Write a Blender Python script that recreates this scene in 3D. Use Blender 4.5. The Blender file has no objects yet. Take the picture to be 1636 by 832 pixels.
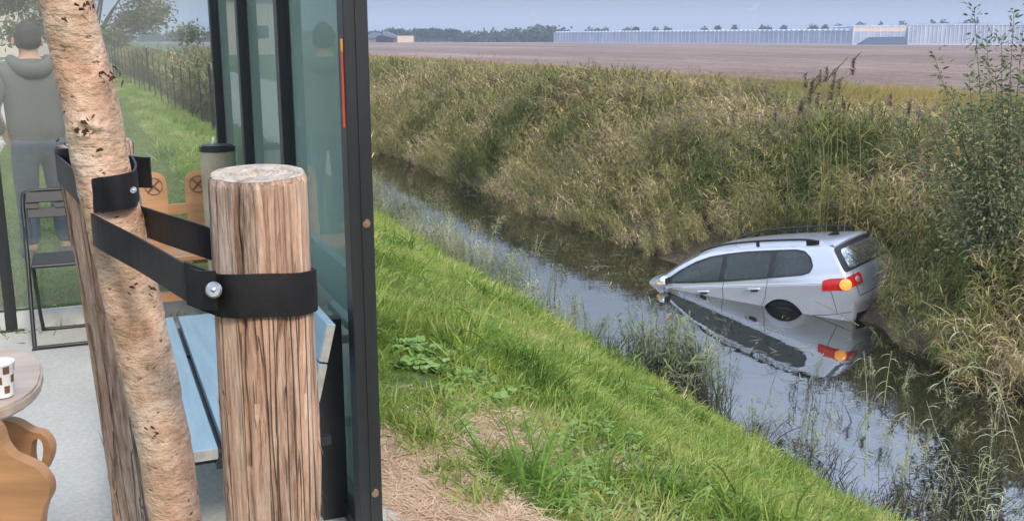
import bpy, bmesh, math, random
import numpy as np
from mathutils import Vector, Matrix, noise
from mathutils.geometry import delaunay_2d_cdt
S = bpy.context.scene
COL = S.collection
R = math.radians
random.seed(7); rng = np.random.default_rng(7)

# ------------------------------------------------------------------ camera
F, HOR, CZ = 1600.0, 61.0, 4.0
PIT = math.atan((416 - HOR) / F)
cp, sp = math.cos(PIT), math.sin(PIT)
cam = bpy.data.cameras.new('camera'); camo = bpy.data.objects.new('camera', cam); COL.objects.link(camo)
camo.location = (0, 0, CZ); camo.rotation_euler = (math.pi / 2 - PIT, 0, 0)
cam.sensor_width = 36; cam.lens = 36 * F / 1636; cam.clip_start = .05; cam.clip_end = 20000
S.camera = camo

# ------------------------------------------------------------------ world, sun, exposure
SUN_EL, SUN_AZ = R(38), R(150)          # azimuth clockwise from +Y
w = bpy.data.worlds.new('World'); S.world = w; w.use_nodes = True
nt = w.node_tree; nt.nodes.clear()
out = nt.nodes.new('ShaderNodeOutputWorld'); bg = nt.nodes.new('ShaderNodeBackground')
sky = nt.nodes.new('ShaderNodeTexSky'); sky.sky_type = 'NISHITA'; sky.sun_disc = False
sky.sun_elevation = SUN_EL; sky.sun_rotation = SUN_AZ
sky.air_density = 1.0; sky.dust_density = 3.0; sky.ozone_density = 1.5
mixw = nt.nodes.new('ShaderNodeMixRGB'); mixw.inputs[0].default_value = .62
mixw.inputs[2].default_value = (6.1, 7.0, 9.0, 1)      # even veil of thin high cloud
tcw = nt.nodes.new('ShaderNodeTexCoord'); sxw = nt.nodes.new('ShaderNodeSeparateXYZ'); mrw = nt.nodes.new('ShaderNodeMapRange')
mrw.interpolation_type = 'SMOOTHSTEP'                    # an overcast sky brightens towards the zenith (CIE overcast sky)
mrw.inputs[1].default_value = 0; mrw.inputs[2].default_value = .62; mrw.inputs[3].default_value = .54; mrw.inputs[4].default_value = 2.8
vm = nt.nodes.new('ShaderNodeVectorMath'); vm.operation = 'SCALE'
nt.links.new(tcw.outputs['Generated'], sxw.inputs[0]); nt.links.new(sxw.outputs[2], mrw.inputs[0])
nt.links.new(sky.outputs[0], mixw.inputs[1]); nt.links.new(mixw.outputs[0], vm.inputs[0]); nt.links.new(mrw.outputs[0], vm.inputs['Scale'])
nt.links.new(vm.outputs[0], bg.inputs[0])
bg.inputs[1].default_value = .085; nt.links.new(bg.outputs[0], out.inputs[0])
sl = bpy.data.lights.new('sun', 'SUN'); sl.energy = 2.3; sl.angle = R(9); sl.color = (1, .89, .74)
so = bpy.data.objects.new('sun', sl); COL.objects.link(so)
sd = Vector((math.sin(SUN_AZ) * math.cos(SUN_EL), math.cos(SUN_AZ) * math.cos(SUN_EL), math.sin(SUN_EL)))
so.rotation_euler = (-sd).to_track_quat('-Z', 'Y').to_euler()
S.view_settings.view_transform = 'Standard'; S.view_settings.look = 'None'
S.view_settings.exposure = 0.28; S.view_settings.gamma = 1.0

# ------------------------------------------------------------------ helpers
AN = math.atan2(.39, .921)               # the ditch frame: local x = s (across), local y = t (along)
def wl(s, t, z=0.0):
    return Vector((s * math.cos(AN) - t * math.sin(AN), s * math.sin(AN) + t * math.cos(AN), z))
def ray(px, py):
    a, b = (px - 818) / F, (416 - py) / F
    return Vector((a, cp + b * sp, -sp + b * cp))
def at(px, py, y):                        # point seen at a place of the photograph, y metres ahead
    r = ray(px, py); k = y / r.y; return Vector((r.x * k, y, CZ + r.z * k))
def onz(px, py, z):
    r = ray(px, py); k = (z - CZ) / r.z; return Vector((r.x * k, r.y * k, z))
def lin(r, g, b):
    f = lambda c: ((c / 255 + .055) / 1.055) ** 2.4 if c > 10 else c / 255 / 12.92
    return (f(r), f(g), f(b))
def link(name, me, mats=(), parent=None, smooth=False):
    o = bpy.data.objects.new(name, me); COL.objects.link(o)
    for m in (mats if isinstance(mats, (list, tuple)) else [mats]): me.materials.append(m)
    if parent: o.parent = parent
    if smooth: me.shade_smooth()
    return o
def tag(o, label=None, cat=None, group=None, kind=None):
    if label: o['label'] = label
    if cat: o['category'] = cat
    if group: o['group'] = group
    if kind: o['kind'] = kind
    return o
def empty(name, loc=(0, 0, 0), rz=0):
    o = bpy.data.objects.new(name, None); COL.objects.link(o); o.location = loc
    o.rotation_euler = (0, 0, rz); o.empty_display_size = .1; return o
def pydata(name, v, f):
    me = bpy.data.meshes.new(name); me.from_pydata([tuple(p) for p in v], [], f); me.update(); return me
def npmesh(name, v, f, attr=None):
    v = np.asarray(v, np.float32); f = np.asarray(f, np.int32)
    me = bpy.data.meshes.new(name); me.vertices.add(len(v)); me.vertices.foreach_set('co', v.ravel())
    n = f.shape[1]; me.loops.add(f.size); me.loops.foreach_set('vertex_index', f.ravel())
    me.polygons.add(len(f)); me.polygons.foreach_set('loop_start', np.arange(0, f.size, n, dtype=np.int32))
    me.update(calc_edges=True)
    if attr is not None:
        a = me.attributes.new('v', 'FLOAT', 'POINT'); a.data.foreach_set('value', np.asarray(attr, np.float32))
    return me
def copy_tree(o, parent=None):
    c = o.copy(); COL.objects.link(c)
    if parent: c.parent = parent
    for ch in [x for x in COL.objects if x.parent == o]:
        copy_tree(ch, c)
    return c
def box(bm, c, d, rot=None, bev=0):
    m = Matrix.Translation(c)
    if rot is not None: m = m @ rot
    r = bmesh.ops.create_cube(bm, size=1, matrix=m @ Matrix.Diagonal((*d, 1)))
    if bev:
        es = list({e for v in r['verts'] for e in v.link_edges})
        bmesh.ops.bevel(bm, geom=es, offset=bev, segments=2, affect='EDGES', profile=.5)
def bmobj(name, fn, mat, parent=None, smooth=False):
    bm = bmesh.new(); fn(bm); me = bpy.data.meshes.new(name); bm.to_mesh(me); bm.free()
    o = link(name, me, mat, parent)
    if smooth:
        me.shade_smooth()
        if hasattr(me, 'set_sharp_from_angle'): me.set_sharp_from_angle(angle=R(40))
    return o
def boxobj(name, c, d, mat, parent=None, rot=None, bev=0):
    return bmobj(name, lambda bm: box(bm, c, d, rot, bev), mat, parent)
def catmull(pts, n):
    pts = [Vector(p) for p in pts]; P_ = [pts[0] * 2 - pts[1]] + pts + [pts[-1] * 2 - pts[-2]]; o = []
    for i in range(1, len(P_) - 2):
        a, b, c, d = P_[i - 1:i + 3]
        for k in range(n):
            t = k / n
            o.append(.5 * ((2 * b) + (c - a) * t + (2 * a - 5 * b + 4 * c - d) * t * t + (3 * b - a - 3 * c + d) * t ** 3))
    o.append(pts[-1]); return o
def tube_data(pts, rad, seg=8, cap=True, v=None, f=None):
    v = [] if v is None else v; f = [] if f is None else f
    pts = [Vector(p) for p in pts]; n = len(pts); b0 = len(v); up = None
    for i, p in enumerate(pts):
        d = (pts[min(i + 1, n - 1)] - pts[max(i - 1, 0)]).normalized()
        if up is None:
            up = d.orthogonal().normalized()
        up = (up - d * up.dot(d)).normalized(); q = d.cross(up)
        r = rad[i] if isinstance(rad, (list, tuple)) else rad
        for k in range(seg):
            a = 2 * math.pi * k / seg; v.append(p + up * (r * math.cos(a)) + q * (r * math.sin(a)))
    for i in range(n - 1):
        for k in range(seg):
            a = b0 + i * seg + k; b = b0 + i * seg + (k + 1) % seg
            f.append((a, b, b + seg, a + seg))
    if cap:
        f.append(tuple(b0 + k for k in range(seg))[::-1]); f.append(tuple(b0 + (n - 1) * seg + k for k in range(seg)))
    return v, f
def tube(name, pts, rad, mat, parent=None, seg=8):
    v, f = tube_data(pts, rad, seg); return link(name, pydata(name, v, f), mat, parent, smooth=True)

# ------------------------------------------------------------------ materials
class N:
    def __init__(s, name):
        s.m = bpy.data.materials.new(name); s.m.use_nodes = True; s.t = s.m.node_tree
        s.b = s.t.nodes['Principled BSDF']; s.o = s.t.nodes['Material Output']
    def n(s, k, **kw):
        x = s.t.nodes.new('ShaderNode' + k)
        for a, b in kw.items(): setattr(x, a, b)
        return x
    def l(s, a, b): s.t.links.new(a, b)
    def noise(s, vec, scale, detail=4, rough=.55, stretch=None):
        x = s.n('TexNoise'); x.inputs['Scale'].default_value = scale
        x.inputs['Detail'].default_value = detail; x.inputs['Roughness'].default_value = rough
        if stretch:
            mp = s.n('Mapping'); mp.inputs['Scale'].default_value = stretch; s.l(vec, mp.inputs[0]); vec = mp.outputs[0]
        s.l(vec, x.inputs['Vector']); return x.outputs[0]
    def ramp(s, fac, stops):
        x = s.n('ValToRGB'); e = x.color_ramp.elements
        while len(e) < len(stops): e.new(.5)
        for i, (p, c) in enumerate(stops): e[i].position = p; e[i].color = (*c, 1)
        s.l(fac, x.inputs[0]); return x.outputs[0]
    def math(s, op, a, b=None, c=None, clamp=False):
        x = s.n('Math', operation=op); x.use_clamp = clamp
        for i, q in enumerate((a, b, c)):
            if q is None: continue
            if isinstance(q, (int, float)): x.inputs[i].default_value = q
            else: s.l(q, x.inputs[i])
        return x.outputs[0]
    def mix(s, fac, a, b, mode='MIX'):
        x = s.n('MixRGB', blend_type=mode)
        for i, q in enumerate((fac, a, b)):
            if isinstance(q, (int, float)): x.inputs[i].default_value = q
            elif isinstance(q, tuple): x.inputs[i].default_value = (*q, 1)
            else: s.l(q, x.inputs[i])
        return x.outputs[0]
    def bump(s, h, strength=.3, dist=.01, into=None):
        x = s.n('Bump'); x.inputs['Strength'].default_value = strength; x.inputs['Distance'].default_value = dist
        s.l(h, x.inputs['Height']); s.l(x.outputs[0], s.b.inputs['Normal'] if into is None else into); return x
    def obj(s): return s.n('TexCoord').outputs['Object']
    def pos(s): return s.n('NewGeometry').outputs['Position']
def simple(name, c, rough=.6, metal=0, var=.25, scale=8, bump=.15, bdist=.004, spec=.5, stretch=None):
    k = N(name); v = k.obj(); nz = k.noise(v, scale, 5, .6, stretch)
    lo = tuple(x * (1 - var) for x in c); hi = tuple(min(1, x * (1 + var)) for x in c)
    k.l(k.ramp(nz, [(.3, lo), (.7, hi)]), k.b.inputs['Base Color'])
    k.b.inputs['Roughness'].default_value = rough; k.b.inputs['Metallic'].default_value = metal
    k.b.inputs['Specular IOR Level'].default_value = spec
    if bump: k.bump(k.noise(v, scale * 4, 4, .6, stretch), bump, bdist)
    return k.m
def veg(name, stops, transl=.3, nscale=.35, wn=.5, wa=.35, wr=.35, rough=.7):
    k = N(name)
    a = k.n('Attribute'); a.attribute_name = 'v'
    oi = k.n('ObjectInfo')
    nz = k.noise(k.pos(), nscale, 3, .6)
    x = k.math('MULTIPLY', a.outputs['Fac'], wa)
    x = k.math('MULTIPLY_ADD', oi.outputs['Random'], wr, x)
    nn = k.math('MULTIPLY_ADD', nz, 3.0, -1.0, clamp=True)
    x = k.math('MULTIPLY_ADD', nn, wn, x)
    x = k.math('DIVIDE', x, wn + wa + wr)
    c = k.ramp(x, stops); k.l(c, k.b.inputs['Base Color']); k.b.inputs['Roughness'].default_value = rough
    k.b.inputs['Specular IOR Level'].default_value = .12
    tr = k.n('BsdfTranslucent'); k.l(c, tr.inputs[0]); mx = k.n('MixShader'); mx.inputs[0].default_value = transl
    k.l(k.b.outputs[0], mx.inputs[1]); k.l(tr.outputs[0], mx.inputs[2]); k.l(mx.outputs[0], k.o.inputs[0])
    return k.m

M = {}
M['reed'] = veg('reed_leaf', [(.14, (.04, .065, .018)), (.34, (.12, .155, .042)), (.51, (.24, .245, .08)),
                              (.66, (.42, .33, .14)), (.86, (.74, .60, .37))], .14, .3, .4, .75, .25)
M['plume'] = veg('reed_plume', [(.1, (.13, .09, .08)), (.5, (.25, .18, .155)), (.9, (.40, .32, .27))], .2)
M['emergent'] = veg('water_reed', [(.1, (.09, .12, .055)), (.5, (.24, .28, .14)), (.9, (.55, .53, .36))], .25)
M['darkstem'] = veg('wet_dead_stem', [(.1, (.02, .017, .015)), (.6, (.07, .06, .045)), (.95, (.22, .19, .13))], .05)
M['meadow'] = veg('meadow_grass', [(.1, (.14, .16, .035)), (.45, (.30, .26, .085)), (.7, (.44, .33, .12)), (.95, (.46, .30, .14))], .3, .12)
M['grass'] = veg('bank_grass', [(.1, (.05, .095, .02)), (.30, (.135, .225, .04)), (.50, (.26, .355, .075)), (.70, (.42, .46, .15)), (.9, (.62, .53, .31))],
                 .35, 1.5, .7, .45, .3)
M['longgrass'] = veg('long_grass', [(.1, (.06, .14, .025)), (.5, (.15, .28, .05)), (.95, (.34, .45, .13))], .35)
M['lawn'] = veg('lawn_grass', [(.1, (.09, .14, .035)), (.5, (.15, .22, .055)), (.95, (.25, .29, .10))], .3)
M['hay'] = veg('dry_grass', [(.1, (.24, .14, .09)), (.5, (.50, .34, .23)), (.9, (.78, .60, .42))], .15)
M['weed'] = veg('weed_leaf', [(.1, (.09, .18, .04)), (.5, (.18, .32, .08)), (.95, (.34, .46, .18))], .3)
M['willow'] = veg('willow_leaf', [(.1, (.09, .115, .055)), (.5, (.23, .265, .14)), (.95, (.50, .52, .37))], .25)
M['farleaf'] = veg('far_tree_leaf', [(.1, (.025, .04, .03)), (.5, (.045, .07, .045)), (.95, (.09, .11, .07))], .15)
M['olive'] = veg('garden_tree_leaf', [(.1, (.06, .075, .04)), (.5, (.14, .16, .09)), (.95, (.26, .27, .17))], .3)

k = N('ground_soil'); v = k.obj(); sx = k.n('SeparateXYZ'); k.l(v, sx.inputs[0])
n1 = k.noise(v, .8, 5); n2 = k.noise(v, 14, 5, .65)
gr = k.ramp(n2, [(.3, (.035, .06, .015)), (.6, (.09, .14, .03)), (.8, (.16, .17, .06))])
hay = k.ramp(n2, [(.25, (.14, .085, .055)), (.5, (.30, .20, .135)), (.75, (.48, .34, .24))])
mud = k.ramp(n2, [(.3, (.04, .028, .018)), (.7, (.15, .11, .07))])
hs = k.math('ADD', k.math('MULTIPLY', n1, .3), .93)                  # dry strip beside the terrace
isnear = k.math('LESS_THAN', sx.outputs[0], hs); ist = k.math('LESS_THAN', sx.outputs[1], 4.6)
ab = k.math('GREATER_THAN', sx.outputs[0], .4)
c = k.mix(k.math('MULTIPLY', k.math('MULTIPLY', isnear, ist), ab), gr, hay)
litter = k.math('MULTIPLY', k.math('GREATER_THAN', sx.outputs[0], 8.5), k.math('LESS_THAN', sx.outputs[0], 19.0))
c = k.mix(litter, c, k.ramp(n2, [(.3, (.035, .03, .015)), (.6, (.10, .085, .045)), (.8, (.20, .16, .09))]))
mr = k.n('MapRange'); k.l(sx.outputs[2], mr.inputs[0]); mr.inputs[1].default_value = .30; mr.inputs[2].default_value = .02
c = k.mix(mr.outputs[0], c, mud); k.l(c, k.b.inputs['Base Color']); k.b.inputs['Roughness'].default_value = .95
k.bump(n2, .6, .03); M['ground'] = k.m

k = N('ploughed_soil'); v = k.obj()
n1 = k.noise(v, .02, 4, .6, (1, .25, 1)); n2 = k.noise(v, .35, 6, .75, (1.6, .35, 1)); n3 = k.noise(v, 2.0, 4, .7)
x = k.math('ADD', k.math('MULTIPLY', n1, .5), k.math('MULTIPLY', n2, .5))
c = k.ramp(x, [(.40, (.11, .075, .06)), (.5, (.225, .16, .13)), (.58, (.39, .29, .24))])
n4 = k.noise(v, .06, 5, .7, (3, .12, 1)); c = k.mix(k.ramp(n4, [(.42, (.5, .5, .5)), (.6, (0, 0, 0))]), c, (.11, .08, .068))
c = k.mix(.35, c, k.ramp(n3, [(.35, (.09, .065, .055)), (.65, (.42, .32, .28))]))
k.l(c, k.b.inputs['Base Color']); k.b.inputs['Roughness'].default_value = 1; k.b.inputs['Specular IOR Level'].default_value = .1
k.bump(n3, .8, .15); M['field'] = k.m

k = N('ditch_water'); v = k.pos()
k.b.inputs['Base Color'].default_value = (.012, .014, .010, 1); k.b.inputs['Roughness'].default_value = .015
k.b.inputs['IOR'].default_value = 4.3; k.b.inputs['Specular IOR Level'].default_value = .5
a = k.noise(v, 1.6, 3, .5); b = k.noise(v, 9, 3, .5)
k.bump(k.math('ADD', a, k.math('MULTIPLY', b, .12)), .06, .05); M['water'] = k.m

k = N('terrace_concrete'); v = k.obj(); n1 = k.noise(v, 1.6, 6, .65); n2 = k.noise(v, 60, 4)
c = k.ramp(n1, [(.3, (.34, .34, .31)), (.7, (.47, .47, .43))]); c = k.mix(.18, c, k.ramp(n2, [(.4, (.25, .25, .22)), (.6, (.6, .6, .56))]))
k.l(c, k.b.inputs['Base Color']); k.b.inputs['Roughness'].default_value = .7; k.bump(n2, .15, .002); M['concrete'] = k.m
M['path'] = simple('path_paving', (.40, .37, .34), .9, scale=5)

def glassmat(name, tint, dirt, dcol):
    k = N(name); k.t.nodes.remove(k.b)
    tr = k.n('BsdfTransparent'); tr.inputs[0].default_value = (*tint, 1)
    gl = k.n('BsdfGlossy'); gl.inputs['Roughness'].default_value = .01
    fr = k.n('Fresnel'); fr.inputs[0].default_value = 1.45
    m1 = k.n('MixShader'); k.l(fr.outputs[0], m1.inputs[0]); k.l(tr.outputs[0], m1.inputs[1]); k.l(gl.outputs[0], m1.inputs[2])
    df = k.n('BsdfDiffuse'); df.inputs[0].default_value = (*dcol, 1)
    nz = k.noise(k.obj(), 1.2, 5, .6, (1, 1, .35))
    f = k.math('MULTIPLY', nz, dirt * 2)
    m2 = k.n('MixShader'); k.l(f, m2.inputs[0]); k.l(m1.outputs[0], m2.inputs[1]); k.l(df.outputs[0], m2.inputs[2])
    k.l(m2.outputs[0], k.o.inputs[0]); return k.m
M['glass_back'] = glassmat('dusty_clear_glass', (.93, .96, .94), .075, (.66, .68, .64))
M['glass_side'] = glassmat('green_tinted_glass', (.64, .84, .74), .26, (.42, .56, .48))
k = N('anthracite_frame'); v = k.obj(); n1 = k.noise(v, 6, 5, .6, (1, 1, .2)); n2 = k.noise(v, 120, 2)
k.l(k.ramp(n1, [(.3, (.010, .012, .014)), (.75, (.022, .025, .026))]), k.b.inputs['Base Color'])
k.b.inputs['Roughness'].default_value = .42; k.bump(n2, .06, .001); M['frame'] = k.m
M['seal'] = simple('pale_seal', (.42, .44, .42), .5, bump=0)
M['redglint'] = simple('red_reflection', (.45, .05, .03), .3, bump=0)
M['orange'] = simple('orange_reflection', (.6, .25, .04), .3, bump=0)
M['bronze'] = simple('bronze_bolt', (.45, .30, .20), .35, .9, scale=60, bump=.1)
M['steel'] = simple('zinc_washer', (.55, .55, .56), .32, 1, scale=80, bump=.2, bdist=.001)
M['bluewood'] = simple('blue_painted_plank', (.20, .30, .36), .55, scale=3, var=.12, stretch=(10, 1, 10), bump=.2)
M['endgrain'] = simple('grey_plank_end', (.27, .27, .24), .8, scale=25, bump=.3)
M['blacksteel'] = simple('black_metal', (.02, .022, .024), .4, .2, bump=0)
M['tanwood'] = simple('varnished_pine', (.42, .22, .10), .4, scale=2.2, var=.25, stretch=(1, 1, 9), bump=.15)
M['darkcut'] = simple('carved_groove', (.13, .06, .03), .6, bump=0)
M['tabletop'] = simple('worn_table_top', (.40, .31, .24), .35, scale=3, var=.2, stretch=(1, 8, 1), bump=.1)
M['olivebin'] = simple('beige_bin', (.30, .27, .18), .5)
M['white'] = simple('white_paper', (.8, .79, .76), .5, var=.05, bump=0)
M['brownsq'] = simple('brown_print', (.16, .07, .05), .5, bump=0)

# wood of the stakes: silver-brown fibres along the grain
def stake_mat(name, warm, facet):
    k = N(name); v = k.obj()
    a = k.noise(v, 26, 7, .72, (1, 1, .06)); b = k.noise(v, 9, 5, .6, (1, 1, .16)); c2 = k.noise(v, 220, 4, .7, (1, 1, .12))
    s1 = k.math('ADD', k.math('MULTIPLY', a, .62), k.math('MULTIPLY', c2, .38))
    g = k.ramp(s1, [(.33, (.035, .022, .018)), (.42, (.16, .105, .08)), (.51, (.34, .265, .215)), (.62, (.52, .43, .36))])
    o_ = k.ramp(s1, [(.32, (.07, .035, .02)), (.41, (.30, .17, .11)), (.53, (.50, .32, .22)), (.64, (.68, .49, .36))])
    fac = k.ramp(b, [(.42 - warm, (0, 0, 0)), (.62 - warm, (1, 1, 1))])
    c = k.mix(fac, g, o_)
    fz = k.noise(v, 48, 2, .5, (1, 1, .022)); fz2 = k.noise(v, 20, 4, .6, (1, 1, .045))
    cr = k.math('MINIMUM', k.math('MULTIPLY', k.math('ABSOLUTE', k.math('SUBTRACT', fz, .5)), 60.0, clamp=True), k.math('MULTIPLY', k.math('ABSOLUTE', k.math('SUBTRACT', fz2, .47)), 110.0, clamp=True))
    if facet:       # the split, unweathered face near the top is orange
        sx = k.n('SeparateXYZ'); k.l(v, sx.inputs[0])
        xx = k.math('ADD', sx.outputs[0], k.math('MULTIPLY', a, .004))
        f1 = k.math('MULTIPLY', k.math('GREATER_THAN', xx, .0125), k.math('GREATER_THAN', sx.outputs[2], -.12))
        c = k.mix(k.math('MULTIPLY', f1, .8), k.mix(k.math('GREATER_THAN', sx.outputs[2], -.12), c, k.mix(.72, c, g)), o_)
    if facet:
        crk = k.math('MAXIMUM', cr, k.math('MULTIPLY', k.math('GREATER_THAN', sx.outputs[2], -.14), .6))
    else: crk = cr
    c = k.mix(k.math('MULTIPLY', k.math('SUBTRACT', 1.0, crk),.55 if facet else .45), c, (.045, .026, .018))
    k.l(c, k.b.inputs['Base Color']); k.b.inputs['Roughness'].default_value = .85; k.b.inputs['Specular IOR Level'].default_value = .2
    k.bump(k.math('ADD', s1, k.math('MULTIPLY', crk, .5)), 1.0, .007); return k.m
M['stake'] = stake_mat('weathered_stake_wood', .06, True)
M['stake2'] = stake_mat('rough_stake_wood', .02, False)
k = N('stake_cut_end'); v = k.obj(); n1 = k.noise(v, 60, 6, .7)
wv = k.n('TexWave', wave_type='RINGS', rings_direction='Z'); wv.inputs['Scale'].default_value = 60; wv.inputs['Distortion'].default_value = 4; k.l(v, wv.inputs[0])
x = k.math('ADD', k.math('MULTIPLY', n1, .93), k.math('MULTIPLY', wv.outputs['Fac'], .07))
k.l(k.ramp(x, [(.3, (.16, .12, .09)), (.5, (.38, .32, .25)), (.7, (.55, .50, .42))]), k.b.inputs['Base Color'])
k.b.inputs['Roughness'].default_value = .9; k.bump(x, .6, .004); M['cutend'] = k.m
k = N('young_bark'); v = k.obj()
a = k.noise(v, 24, 6, .66, (1, 1, .8)); b = k.noise(v, 7, 4, .6); d_ = k.noise(v, 95, 3, .6, (.7, .7, 1.3))
c = k.ramp(a, [(.28, (.20, .11, .06)), (.42, (.40, .23, .14)), (.56, (.53, .33, .215)), (.74, (.68, .49, .36))])
c = k.mix(k.ramp(b, [(.42, (0, 0, 0)), (.62, (.7, .7, .7))]), c, k.ramp(a, [(.35, (.30, .25, .18)), (.65, (.56, .50, .41))]))
c = k.mix(k.ramp(d_, [(.295, (1, 1, 1)), (.35, (0, 0, 0))]), c, (.09, .045, .025))
yl = k.noise(v, 14, 3); c = k.mix(k.ramp(yl, [(.66, (0, 0, 0)), (.74, (.7, .7, .7))]), c, (.52, .36, .10))
k.l(c, k.b.inputs['Base Color']); k.b.inputs['Roughness'].default_value = .7
k.bump(k.math('ADD', a, k.math('MULTIPLY', d_, .6)), .95, .008); M['bark'] = k.m
M['knot'] = simple('dark_knot', (.10, .05, .03), .9, scale=90, bump=.8)
M['oldbark'] = simple('grey_bark', (.13, .10, .08), .9, scale=12, bump=.6)
k = N('rubber_strap'); v = k.obj(); a = k.noise(v, 300, 3); b = k.noise(v, 14, 4)
k.l(k.ramp(b, [(.35, (.008, .008, .010)), (.7, (.024, .022, .023))]), k.b.inputs['Base Color']); k.b.inputs['Roughness'].default_value = .5
k.b.inputs['Specular IOR Level'].default_value = .2
k.bump(a, .35, .001); M['strap'] = k.m

# ------------------------------------------------------------------ terrain
PS = np.array([-1e5, 1.35, 2.2, 5.55, 5.85, 6.7, 9.0, 9.75, 10.3, 12.2, 14.5, 1e5])
PZ = np.array([2.4, 2.4, 2.12, .22, -.04, -.9, -.9, -.05, .3, .95, 1.2, 1.2])
def sine_n(s, t):
    return .5 * np.sin(t * .9 + 1.3) + .3 * np.sin(t * 2.3 + s * 1.7) + .2 * np.sin(t * 5.1 - s * 3)
def zh(s, t):
    s = np.asarray(s, float); t = np.asarray(t, float)
    wob = np.where((s > 4) & (s < 12) & (t < 90), sine_n(s, t) * np.where(s > 8, .38, .12), 0)
    z = np.interp(s + wob, PS, PZ)
    near = (s > 1.2) & (s < 5.6) & (t < 60)
    return z + np.where(near, .05 * np.sin(s * 2.1 + t * .7) + .03 * np.sin(t * 1.9 - s), 0)
def grid(name, ss, tt, zf, mat):
    A, B = np.meshgrid(ss, tt, indexing='ij'); Z = zf(A, B)
    v = np.stack([A.ravel(), B.ravel(), Z.ravel()], 1); n, m = A.shape
    i = np.arange(n * m).reshape(n, m)
    f = np.stack([i[:-1, :-1].ravel(), i[1:, :-1].ravel(), i[1:, 1:].ravel(), i[:-1, 1:].ravel()], 1)
    o = link(name, npmesh(name, v, f), mat, smooth=True); o.rotation_euler = (0, 0, AN); return o
ss = np.concatenate([[-4000, -1500, -500, -200, -80, -40, -20], np.arange(-12, .9, 1.), np.arange(.9, 12.5, .14), np.arange(12.6, 40, 1.2), [60, 150, 500, 1500, 4000]])
tt = np.concatenate([[-300, -100, -40, -15, -6], np.arange(-3, 30, .2), np.arange(30, 80, 1.), np.arange(80, 300, 10), [400, 700, 1200, 2000, 3000, 4500]])
tag(grid('ground', ss, tt, zh, M['ground']), 'grassy dike, ditch banks and verge', kind='structure')
fs = np.concatenate([np.arange(36, 60, 1.5), np.arange(60, 160, 8), [200, 400, 800, 1500, 4000]])
ft = np.concatenate([[-300, -100], np.arange(-40, 200, 4), np.arange(200, 600, 40), [800, 1500, 3000, 4500]])
tag(grid('ploughed_field', fs, ft, lambda a, b: 1.27 + .03 * np.sin(a * .5 + b * .13), M['field']), 'bare brown ploughed field beyond the ditch', kind='structure')
tag(grid('ditch_water', np.array([5., 7, 9, 11.2]), np.array([-20., 0, 50, 200, 900]), lambda a, b: a * 0, M['water']),
    'dark still water of the ditch', kind='structure')
tag(grid('path', np.linspace(-5.2, -1.15, 9), np.arange(6.6, 90, 1.5), lambda a, b: 2.412 + a * 0, M['path']), 'grey path beside the lawn', kind='structure')
def slab(bm): box(bm, (-2.17, 4.14, 2.36), (6.1, 4.0, .12), bev=.006)
o = bmobj('terrace_floor', slab, M['concrete']); o.rotation_euler = (0, 0, AN); tag(o, 'pale concrete terrace floor', kind='structure')
FZ = 2.42

# ------------------------------------------------------------------ plants: shapes shared by instances
def leaf_strip(V, Fc, A, base, d, up, L, wd, droop, a, seg=4):
    """a blade: starts at base along d, bends down by droop"""
    b0 = len(V); d = d.normalized(); side = d.cross(up)
    side = side.normalized() if side.length > 1e-4 else Vector((1, 0, 0)); p = base.copy()
    for i in range(seg + 1):
        f = i / seg; ww = wd * (math.sin(math.pi * min(1, .22 + .78 * f)) if f < 1 else 0.02) * .5
        V.append(p + side * ww); V.append(p - side * ww); A += [a, a]
        d = (d - Vector((0, 0, 1)) * (droop / seg) * (1 + f)).normalized(); p = p + d * (L / seg)
    for i in range(seg):
        j = b0 + 2 * i; Fc.append((j, j + 1, j + 3, j + 2))
def to_proto(name, V, Fc, A, mat):
    me = npmesh(name, [tuple(v) for v in V], Fc, A); me.materials.append(mat)
    o = bpy.data.objects.new(name, me); return o
def thin_stem(V, Fc, A, pts, r, a):
    b0 = len(V)
    for i, p in enumerate(pts):
        rr = r * (1 - .6 * i / (len(pts) - 1))
        for k in range(3):
            an = 2.094 * k; V.append(p + Vector((rr * math.cos(an), rr * math.sin(an), 0))); A.append(a)
    for i in range(len(pts) - 1):
        for k in range(3):
            q = b0 + 3 * i; Fc.append((q + k, q + (k + 1) % 3, q + 3 + (k + 1) % 3, q + 3 + k))
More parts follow.
